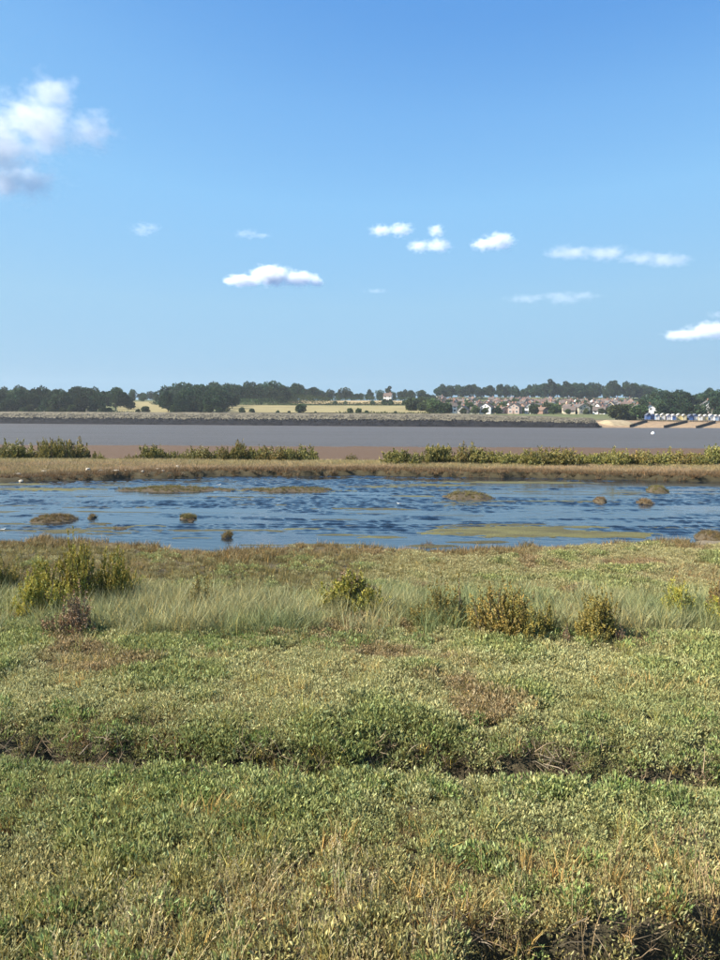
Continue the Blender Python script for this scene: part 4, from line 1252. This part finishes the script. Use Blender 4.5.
# ------------------------------------------------------------------ beach: shingle bank, groynes, huts
plain_mat('shingle', (0.24, 0.19, 0.115), var=0.25, scale=0.5, bump=0.05)
def shingle_bank():
    x0, x1 = fx(610, 352), fx(650, 358)
    xs = np.linspace(x0, x1, 50); vs = np.linspace(-1, 1, 12)
    U, V = np.meshgrid(xs, vs)
    env = sstep(x0, x0 + 4, U) * (1 - sstep(x1 - 9, x1, U))
    Y = shore_y(U) + 24 + V * 12
    Z = far_height(U, Y) - 0.3 + env * (2.1 + 0.5 * (fbm(U * 0.2, V * 2, 871, 3) - 0.5)) * (1 - V ** 2)
    i = np.arange(U.size).reshape(U.shape)
    F = np.stack([i[:-1, :-1], i[:-1, 1:], i[1:, 1:], i[1:, :-1]], -1).reshape(-1, 4)
    tag(link('shingle_bank', np_mesh('shingle_bank', np.stack([U, Y, Z], -1).reshape(-1, 3), [F], True), MATS['shingle']), 'pale shingle bank where the sea wall meets the beach', None, None, 'structure')
shingle_bank()
plain_mat('groyne_wood', (0.035, 0.030, 0.026), var=0.4, scale=2)
def groyne(pxa, pxb, label):
    ya, yb = 392.0, 350.0
    A = Vector((fx(pxa, ya), ya, 0)); B = Vector((fx(pxb, yb), yb, 0))
    o = empty('groyne', (A.x, A.y, fz(A.x, A.y))); tag(o, label, 'groyne', 'timber groynes on the beach')
    n = 14; post = MB().tube((0, 0, -1.2), (0, 0, 1.35), 0.2, 0.18, 6).mesh('post'); post.materials.append(MATS['groyne_wood'])
    pts = []
    for k in range(n + 1):
        p = A.lerp(B, k / n); p.z = fz(p.x, p.y); pts.append(p)
        q = link('post', post, None, o); q.location = p - o.location
    for k in range(n):
        for b in range(3):
            a, c = pts[k] - o.location, pts[k + 1] - o.location
            dirv = (c - a).normalized(); nrm = Vector((-dirv.y, dirv.x, 0)).normalized() * 0.08
            z0 = -0.3 + b * 0.48; z1 = z0 + 0.44
            P = [a - nrm + Vector((0, 0, z0)), c - nrm + Vector((0, 0, z0)), c + nrm + Vector((0, 0, z0)), a + nrm + Vector((0, 0, z0)),
                 a - nrm + Vector((0, 0, z1)), c - nrm + Vector((0, 0, z1)), c + nrm + Vector((0, 0, z1)), a + nrm + Vector((0, 0, z1))]
            m = MB(); m.hull([tuple(v) for v in P], [(0, 3, 2, 1), (4, 5, 6, 7), (0, 1, 5, 4), (1, 2, 6, 5), (2, 3, 7, 6), (3, 0, 4, 7)])
            link('plank', m.mesh('plank'), MATS['groyne_wood'], o)
groyne(646, 629, 'dark timber groyne nearest the shingle bank')
groyne(686, 663, 'dark timber groyne below the cream huts')
groyne(714, 695, 'dark timber groyne below the pale blue huts')
groyne(750, 735, 'dark timber groyne farthest along the beach')

HC = {'blue': (0.07, 0.15, 0.36), 'pale blue': (0.30, 0.40, 0.52), 'white': (0.60, 0.59, 0.57), 'cream': (0.52, 0.46, 0.31), 'yellow': (0.52, 0.43, 0.20), 'navy': (0.04, 0.07, 0.16), 'lavender': (0.34, 0.34, 0.48)}
for k, c in HC.items(): plain_mat('hut_' + k.replace(' ', '_'), c, var=0.08, scale=1.5)
plain_mat('hut_roof', (0.30, 0.29, 0.28), var=0.2, scale=1); plain_mat('hut_roof_dark', (0.07, 0.08, 0.11), var=0.2, scale=1)
def hut_meshes():
    w, d, e, r = 1.15, 1.6, 2.2, 0.85
    wall = MB().hull([(-w, -d, 0.4), (w, -d, 0.4), (w, d, 0.4), (-w, d, 0.4), (-w, -d, e), (w, -d, e), (w, d, e), (-w, d, e), (0, -d, e + r), (0, d, e + r)],
                     [(0, 1, 5, 8, 4), (2, 3, 7, 9, 6), (1, 2, 6, 5), (3, 0, 4, 7), (5, 6, 9, 8), (7, 4, 8, 9), (3, 2, 1, 0)]).mesh('wall')
    rf = MB()
    for s in (-1, 1):
        a = [(s * (w + .2), e - .12), (0, e + r + .02), (0, e + r + .12), (s * (w + .2), e - .02)]
        rf.hull([(q, l, z) for l in (-d - .3, d + .2) for q, z in a], [(0, 1, 2, 3), (7, 6, 5, 4), (0, 4, 5, 1), (1, 5, 6, 2), (2, 6, 7, 3), (3, 7, 4, 0)])
    door = MB().box(-0.78, -0.03, -d - 0.06, -d - 0.003, 0.42, 2.1).box(0.03, 0.78, -d - 0.06, -d - 0.003, 0.42, 2.1).mesh('door')
    deck = MB().box(-w, w, -d - 1.0, -d - 0.07, 0.28, 0.38)
    stilt = MB().box(-0.08, 0.08, -0.08, 0.08, -0.8, 0.4).mesh('stilt')
    return wall, rf.mesh('roof'), door, deck.mesh('deck'), stilt
HM = hut_meshes()
plain_mat('hut_deck', (0.25, 0.20, 0.15), var=0.25, scale=2)
HUTS = [(646.5, 'navy', 'blue', 'dark'), (650.5, 'blue', 'navy', 'dark'), (655.5, 'pale blue', 'white', 'light'), (661, 'cream', 'white', 'light'), (666.5, 'lavender', 'white', 'light'), (671.5, 'white', 'blue', 'light'),
        (677, 'cream', 'yellow', 'light'), (682, 'yellow', 'cream', 'light'), (688.5, 'navy', 'blue', 'dark'), (693, 'blue', 'white', 'dark'), (698.5, 'cream', 'white', 'light'), (703.5, 'white', 'yellow', 'light'),
        (709, 'pale blue', 'white', 'light'), (714, 'white', 'pale blue', 'light'), (719, 'pale blue', 'blue', 'light'), (724, 'cream', 'blue', 'light'), (729.5, 'white', 'blue', 'light'), (735, 'blue', 'white', 'dark')]
ORD = ['first', 'second', 'third', 'fourth', 'fifth', 'sixth', 'seventh', 'eighth', 'ninth', 'tenth', 'eleventh', 'twelfth', 'thirteenth', 'fourteenth', 'fifteenth', 'sixteenth', 'seventeenth', 'eighteenth']
for k, (px, cw, cd, rf) in enumerate(HUTS):
    Y = 402 + 0.5 * math.sin(k * 2.3)
    X = fx(px, Y)
    o = empty('beach_hut', (X, Y, fz(X, Y) + 0.25), 0.06 * math.sin(k * 1.7) - 0.05)
    o.scale = (1.02, 1.0, 1.12 if k % 3 else 1.2)
    tag(o, '%s beach hut with %s doors, %s hut along from the shingle bank' % (cw, cd, ORD[k]), 'beach hut', 'row of beach huts')
    wall, roof, door, deck, stilt = HM
    link('wall', withmat(wall, 'hut_' + cw.replace(' ', '_')), None, o)
    link('roof', withmat(roof, 'hut_roof_dark' if rf == 'dark' else 'hut_roof'), None, o)
    link('door', withmat(door, 'hut_' + cd.replace(' ', '_')), None, o)
    link('deck', withmat(deck, 'hut_deck'), None, o)
    for sx in (-0.95, 0.95):
        for sy in (-1.5, 1.5):
            q = link('stilt', withmat(stilt, 'hut_deck'), None, o); q.location = (sx, sy, 0)

# ------------------------------------------------------------------ stones, birds, buoy
plain_mat('pale_stone', (0.40, 0.36, 0.29), var=0.2, scale=6, bump=0.01)
def stone(px, py, wpx, hpx, label, seed, name='pale_stone'):
    X, Y = ground(px, py, POND + 0.05)
    r = np.random.default_rng(seed)
    import bmesh
    bm = bmesh.new(); bmesh.ops.create_icosphere(bm, subdivisions=2, radius=1)
    for v in bm.verts:
        k = 1 + r.uniform(-0.16, 0.16)
        v.co *= k
        v.co.x = math.copysign(abs(v.co.x) ** 0.75, v.co.x); v.co.z = math.copysign(abs(v.co.z) ** 0.7, v.co.z)
    me = bpy.data.meshes.new(name); bm.to_mesh(me); bm.free()
    o = link(name, me, MATS['pale_stone'])
    w = wpx / K * Y / 2; h = hpx / K * Y / 2
    o.scale = (w, max(h * 1.2, w * 0.5), h)
    o.location = (X, Y, max(float(height(np.array([X]), np.array([Y]))[0]), POND) + h * 0.6)
    o.rotation_euler = (0.1, 0.15 * math.sin(seed), seed)
    o.rotation_euler.z = 0.3 * math.sin(seed * 1.3)
    tag(o, label, 'stone', 'pale stones along the far bank')
for k, (px, py, w, h, lab) in enumerate(((16, 478.5, 10, 2.6, 'long flat pale slab at the foot of the far bank'), (21, 481, 4.5, 3, 'pale block in the water below the flat slab'), (44, 476.5, 5, 3, 'lone pale stone on the dark bank edge past the slab'), (88, 476, 4, 5, 'upright pale stone under the bank grass'), (101, 476, 3.5, 3, 'small white stone beside the upright pale one'),
        (115, 476.5, 8.5, 3, 'wide white stone on the far bank edge'), (143, 476.5, 3.2, 3, 'small white stone before the tumbled pair'), (158, 474.5, 6, 2.6, 'tilted white stone of the tumbled pair'), (163, 476, 4, 2.2, 'lower white stone of the tumbled pair'), (177.5, 472, 4, 3, 'white stone set higher in the bank grass'), (126, 476, 2.5, 2.2, 'tiny pale stone next to the wide white stone'), (168, 475, 2.4, 2.0, 'tiny pale stone beside the tumbled pair'))):
    stone(px, py, w, h, lab, 30 + k)

plain_mat('gull_white', (0.80, 0.80, 0.78), var=0.05, scale=8)
plain_mat('gull_grey', (0.32, 0.34, 0.37), var=0.1, scale=8)
plain_mat('duck_dark', (0.03, 0.028, 0.026), var=0.3, scale=8)
plain_mat('beak', (0.45, 0.30, 0.06), var=0.1, scale=8)
def bird(px, py, length_px, dark, label, flip, floating=True, zbase=None):
    X, Y = ground(px, py, POND if zbase is None else zbase)
    rings = [(-0.50, 0.12, 0.012, 0.008), (-0.36, 0.11, 0.045, 0.03), (-0.20, 0.08, 0.085, 0.075), (0.0, 0.065, 0.105, 0.10), (0.15, 0.08, 0.095, 0.10), (0.25, 0.13, 0.06, 0.075), (0.29, 0.20, 0.04, 0.045), (0.32, 0.255, 0.045, 0.045), (0.37, 0.27, 0.045, 0.042), (0.41, 0.265, 0.02, 0.02)]
    V = []; n = 10
    for x, z, ry, rz in rings:
        for k in range(n):
            a = 2 * math.pi * k / n
            V.append((x, ry * math.cos(a), z + rz * math.sin(a)))
    F = []
    for j in range(len(rings) - 1):
        for k in range(n):
            F.append((j * n + k, j * n + (k + 1) % n, (j + 1) * n + (k + 1) % n, (j + 1) * n + k))
    F.append(tuple(range(n))[::-1]); F.append(tuple((len(rings) - 1) * n + k for k in range(n)))
    me = bpy.data.meshes.new('body'); me.from_pydata(V, [], F); me.polygons.foreach_set('use_smooth', [True] * len(F)); me.update()
    zb = POND if zbase is None else float(zbase)
    o = empty('duck' if dark else 'gull', (X, Y, zb + (0.0 if floating else 0.14)), math.pi if flip else 0.2)
    s = length_px / K * Y / 0.9; o.scale = (s, s, s)
    link('body', me, MATS['duck_dark' if dark else 'gull_white'], o)
    link('beak', MB().tube((0.40, 0, 0.262), (0.47, 0, 0.25), 0.014, 0.004, 5).mesh('beak'), MATS['beak'], o)
    for sgn in (-1, 1):
        m = MB(); m.hull([(0.16, sgn * 0.085, 0.12), (-0.05, sgn * 0.115, 0.14), (-0.45, sgn * 0.03, 0.15), (-0.1, sgn * 0.10, 0.05), (0.16, sgn * 0.10, 0.12), (-0.05, sgn * 0.13, 0.14), (-0.45, sgn * 0.045, 0.15), (-0.1, sgn * 0.115, 0.05)],
               [(0, 1, 2, 3), (7, 6, 5, 4), (0, 4, 5, 1), (1, 5, 6, 2), (2, 6, 7, 3), (3, 7, 4, 0)])
        link('wing', m.mesh('wing'), MATS['duck_dark' if dark else 'gull_grey'], o)
    if not floating:
        for sgn in (-1, 1):
            link('leg', MB().tube((0.0, sgn * 0.04, -0.16), (0.0, sgn * 0.04, 0.0), 0.008, 0.01, 5).mesh('leg'), MATS['beak'], o)
    tag(o, label, 'bird')
bird(399, 504, 5, False, 'white gull floating on open water near the flat-topped islet', True)
bird(219, 489, 4.5, False, 'white gull standing on the long olive grass bar', False, False, POND + 0.1)
bird(3, 530, 6, False, 'white gull floating by the near marsh edge', False)
bird(464.5, 505.5, 3.5, True, 'small dark duck just in front of the flat-topped islet', True)
bird(515, 503, 4, True, 'dark duck alone on the water beyond the flat-topped islet', False)

def buoy(px, py):
    X, Y = ground(px, py, SEA)
    o = empty('mooring_buoy', (X, Y, SEA)); tag(o, 'white mooring buoy floating off the beach', 'buoy')
    prof = [(0.0, -0.45), (0.3, -0.38), (0.48, -0.1), (0.5, 0.15), (0.42, 0.4), (0.22, 0.56), (0.1, 0.62), (0.0, 0.63)]
    V = []; F = []; n = 14
    for r, z in prof:
        for k in range(n): V.append((max(r, 0.001) * math.cos(6.2832 * k / n), max(r, 0.001) * math.sin(6.2832 * k / n), z))
    for j in range(len(prof) - 1):
        for k in range(n): F.append((j * n + k, j * n + (k + 1) % n, (j + 1) * n + (k + 1) % n, (j + 1) * n + k))
    me = bpy.data.meshes.new('float'); me.from_pydata(V, [], F); me.polygons.foreach_set('use_smooth', [True] * len(F)); me.update()
    link('float', me, MATS['gull_white'], o)
    m = MB()
    for k in range(8):
        a, b = math.pi * k / 8, math.pi * (k + 1) / 8
        m.tube((0.13 * math.cos(a), 0, 0.6 + 0.16 * math.sin(a)), (0.13 * math.cos(b), 0, 0.6 + 0.16 * math.sin(b)), 0.025, 0.025, 5)
    link('ring', m.mesh('ring'), MATS['gull_grey'], o)
buoy(653, 434)

# ------------------------------------------------------------------ clouds: bodies of scattering droplets, 900 m up
CLOUD_BASE = 900.0
def cloud(px, py_base, blobs, label, dens, seed, soft=0.5, namp=1.0, group='scattered fair-weather clouds', nscale=1.0, alb=0.90):
    """blobs: (dx, dy up, rx, ry) in photo pixels round (px, py_base)"""
    d = ray(px, py_base)
    t = (CLOUD_BASE - CAMZ) / d.z
    C = Vector((d.x * t, d.y * t, CLOUD_BASE)); m = d.y * t / K          # metres per photo pixel at that distance
    B = [(dx * m, 0.0, dy * m, rx * m, max(ry, rx * 0.6) * m, ry * m) for dx, dy, rx, ry in blobs]
    import bmesh
    bm = bmesh.new(); bmesh.ops.create_icosphere(bm, subdivisions=4, radius=1)
    cx = sum(b[0] for b in B) / len(B); cz = sum(b[2] for b in B) / len(B)
    big = (max(b[0] + b[3] for b in B) - min(b[0] - b[3] for b in B)) / 2
    for v in bm.verts:
        u = v.co.normalized(); best = 0.0
        for (bx, by, bz, rx, ry, rz) in B:
            g = 1.12
            o3 = Vector(((cx - bx) / (rx * g), (0 - by) / (ry * g), (cz - bz) / (rz * g))); dd = Vector((u.x / (rx * g), u.y / (ry * g), u.z / (rz * g)))
            a = dd.dot(dd); b = o3.dot(dd); c = o3.dot(o3) - 1; disc = b * b - a * c
            if disc > 0: best = max(best, (-b + math.sqrt(disc)) / a)
        v.co = Vector((cx, 0, cz)) + u * max(best, 0.15 * B[0][5])
    bmesh.ops.smooth_vert(bm, verts=bm.verts[:], factor=0.5, use_axis_x=True, use_axis_y=True, use_axis_z=True)
    me = bpy.data.meshes.new('cloud'); bm.to_mesh(me); bm.free()
    mat = bpy.data.materials.new('cloud_droplets'); mat.use_nodes = True
    n, l = mat.node_tree.nodes, mat.node_tree.links
    n.remove(n['Principled BSDF'])
    oc = n.new('ShaderNodeTexCoord').outputs['Object']
    field = None
    for (bx, by, bz, rx, ry, rz) in B:
        mp = n.new('ShaderNodeMapping'); mp.vector_type = 'POINT'
        mp.inputs['Scale'].default_value = (1 / rx, 1 / ry, 1 / rz); mp.inputs['Location'].default_value = (-bx / rx, -by / ry, -bz / rz)
        l.new(oc, mp.inputs[0])
        ln = n.new('ShaderNodeVectorMath'); ln.operation = 'LENGTH'; l.new(mp.outputs[0], ln.inputs[0])
        q = math_n(n, l, 'SUBTRACT', 1.0, ln.outputs['Value'])
        if field is None: field = q
        else:
            x = n.new('ShaderNodeMath'); x.operation = 'SMOOTH_MAX'; l.new(field, x.inputs[0]); l.new(q, x.inputs[1]); x.inputs[2].default_value = 0.15
            field = x.outputs[0]
    nz = n.new('ShaderNodeTexNoise'); nz.inputs['Scale'].default_value = nscale * 3.6 / max(b[3] for b in B); nz.inputs['Detail'].default_value = 6; nz.inputs['Roughness'].default_value = 0.58
    mo = n.new('ShaderNodeMapping'); mo.inputs['Location'].default_value = (seed * 371.0, seed * 113.0, 0); mo.inputs['Scale'].default_value = (1, 1, 1.5)
    l.new(oc, mo.inputs[0]); l.new(mo.outputs[0], nz.inputs['Vector'])
    nn = math_n(n, l, 'MULTIPLY', math_n(n, l, 'SUBTRACT', nz.outputs['Fac'], 0.62), namp * 2.0)
    f = math_n(n, l, 'ADD', field, nn)
    mr = n.new('ShaderNodeMapRange'); mr.interpolation_type = 'SMOOTHSTEP'; l.new(f, mr.inputs[0])
    mr.inputs[1].default_value = 0.0; mr.inputs[2].default_value = soft; mr.inputs[3].default_value = 0.0; mr.inputs[4].default_value = dens / m
    v = n.new('ShaderNodeVolumePrincipled'); v.inputs['Color'].default_value = (alb, alb * 1.01, alb * 1.03, 1); v.inputs['Anisotropy'].default_value = 0.0
    l.new(mr.outputs[0], v.inputs['Density'])
    l.new(v.outputs[0], n['Material Output'].inputs['Volume'])
    o = link('cloud', me, mat); o.location = C
    tag(o, label, 'cloud', group)
cloud(30, 175, [(-30, 22, 70, 44), (8, 48, 58, 44), (22, 76, 36, 26), (58, 40, 38, 28), (-20, -6, 70, 24), (-60, 40, 60, 52)], 'large ragged greyish-white cloud, biggest in the sky', 0.08, 1, 1.1, 0.95, alb=0.80)
cloud(271, 285, [(-28, 4, 26, 8), (0, 9, 28, 14), (28, 6, 24, 10), (44, 3, 12, 6)], 'bright white flat-based cloud alone above the wood', 0.42, 2, 0.9, 0.6)
cloud(390, 236, [(-8, 5, 18, 8), (10, 6, 18, 10)], 'small white puff beside two joined puffs', 0.20, 3, 1.0, 0.7)
cloud(430, 254, [(-10, 7, 18, 9), (8, 8, 20, 10), (6, 22, 12, 9)], 'two stacked white puffs joined together', 0.20, 4, 1.0, 0.7)
cloud(493, 251, [(-8, 6, 18, 9), (6, 9, 22, 12)], 'rounded white puff next to the long grey streak', 0.28, 5, 0.95, 0.65)
cloud(600, 260, [(-30, 7, 36, 10), (5, 6, 40, 10), (40, 2, 34, 8), (66, 0, 36, 9)], 'long thin grey-white streak of cloud', 0.06, 6, 1.1, 0.8, alb=0.80)
cloud(705, 340, [(-20, 5, 30, 8), (8, 9, 36, 12), (40, 8, 30, 12)], 'low white cloud bank above the beach huts', 0.2, 7, 1.0, 0.65)
cloud(143, 236, [(0, 6, 18, 10), (8, 8, 14, 7)], 'faint small wisp of cloud below the large ragged one', 0.035, 8, 0.9, 0.9)
cloud(247, 240, [(0, 6, 18, 7), (14, 4, 16, 4)], 'faint small wisp of cloud above the bright flat-based one', 0.035, 9, 0.9, 0.9)
cloud(552, 304, [(-25, 5, 34, 6), (10, 6, 34, 9), (30, 8, 26, 6)], 'very faint grey veil of cloud under the long streak', 0.018, 10, 0.9, 0.8)
cloud(376, 294, [(0, 3, 18, 4)], 'tiny faint grey smudge of cloud', 0.02, 11, 0.9, 0.8)
cloud(718, 320, [(0, 5, 16, 6)], 'faint grey smudge above the low cloud bank', 0.025, 12, 0.9, 0.8)

# ------------------------------------------------------------------ haze
def haze():
    me = MB().box(-1520, 1520, -60, 1620, -5.5, 75).mesh('haze')
    m = bpy.data.materials.new('haze_air'); m.use_nodes = True
    n, l = m.node_tree.nodes, m.node_tree.links
    n.remove(n['Principled BSDF'])
    v = n.new('ShaderNodeVolumePrincipled'); v.inputs['Color'].default_value = (0.80, 0.88, 0.97, 1); v.inputs['Density'].default_value = 0.00013; v.inputs['Anisotropy'].default_value = 0.3
    l.new(v.outputs[0], n['Material Output'].inputs['Volume'])
    tag(link('haze', me, m), 'thin pale blue summer haze over the estuary', 'haze', None, 'stuff')
haze()
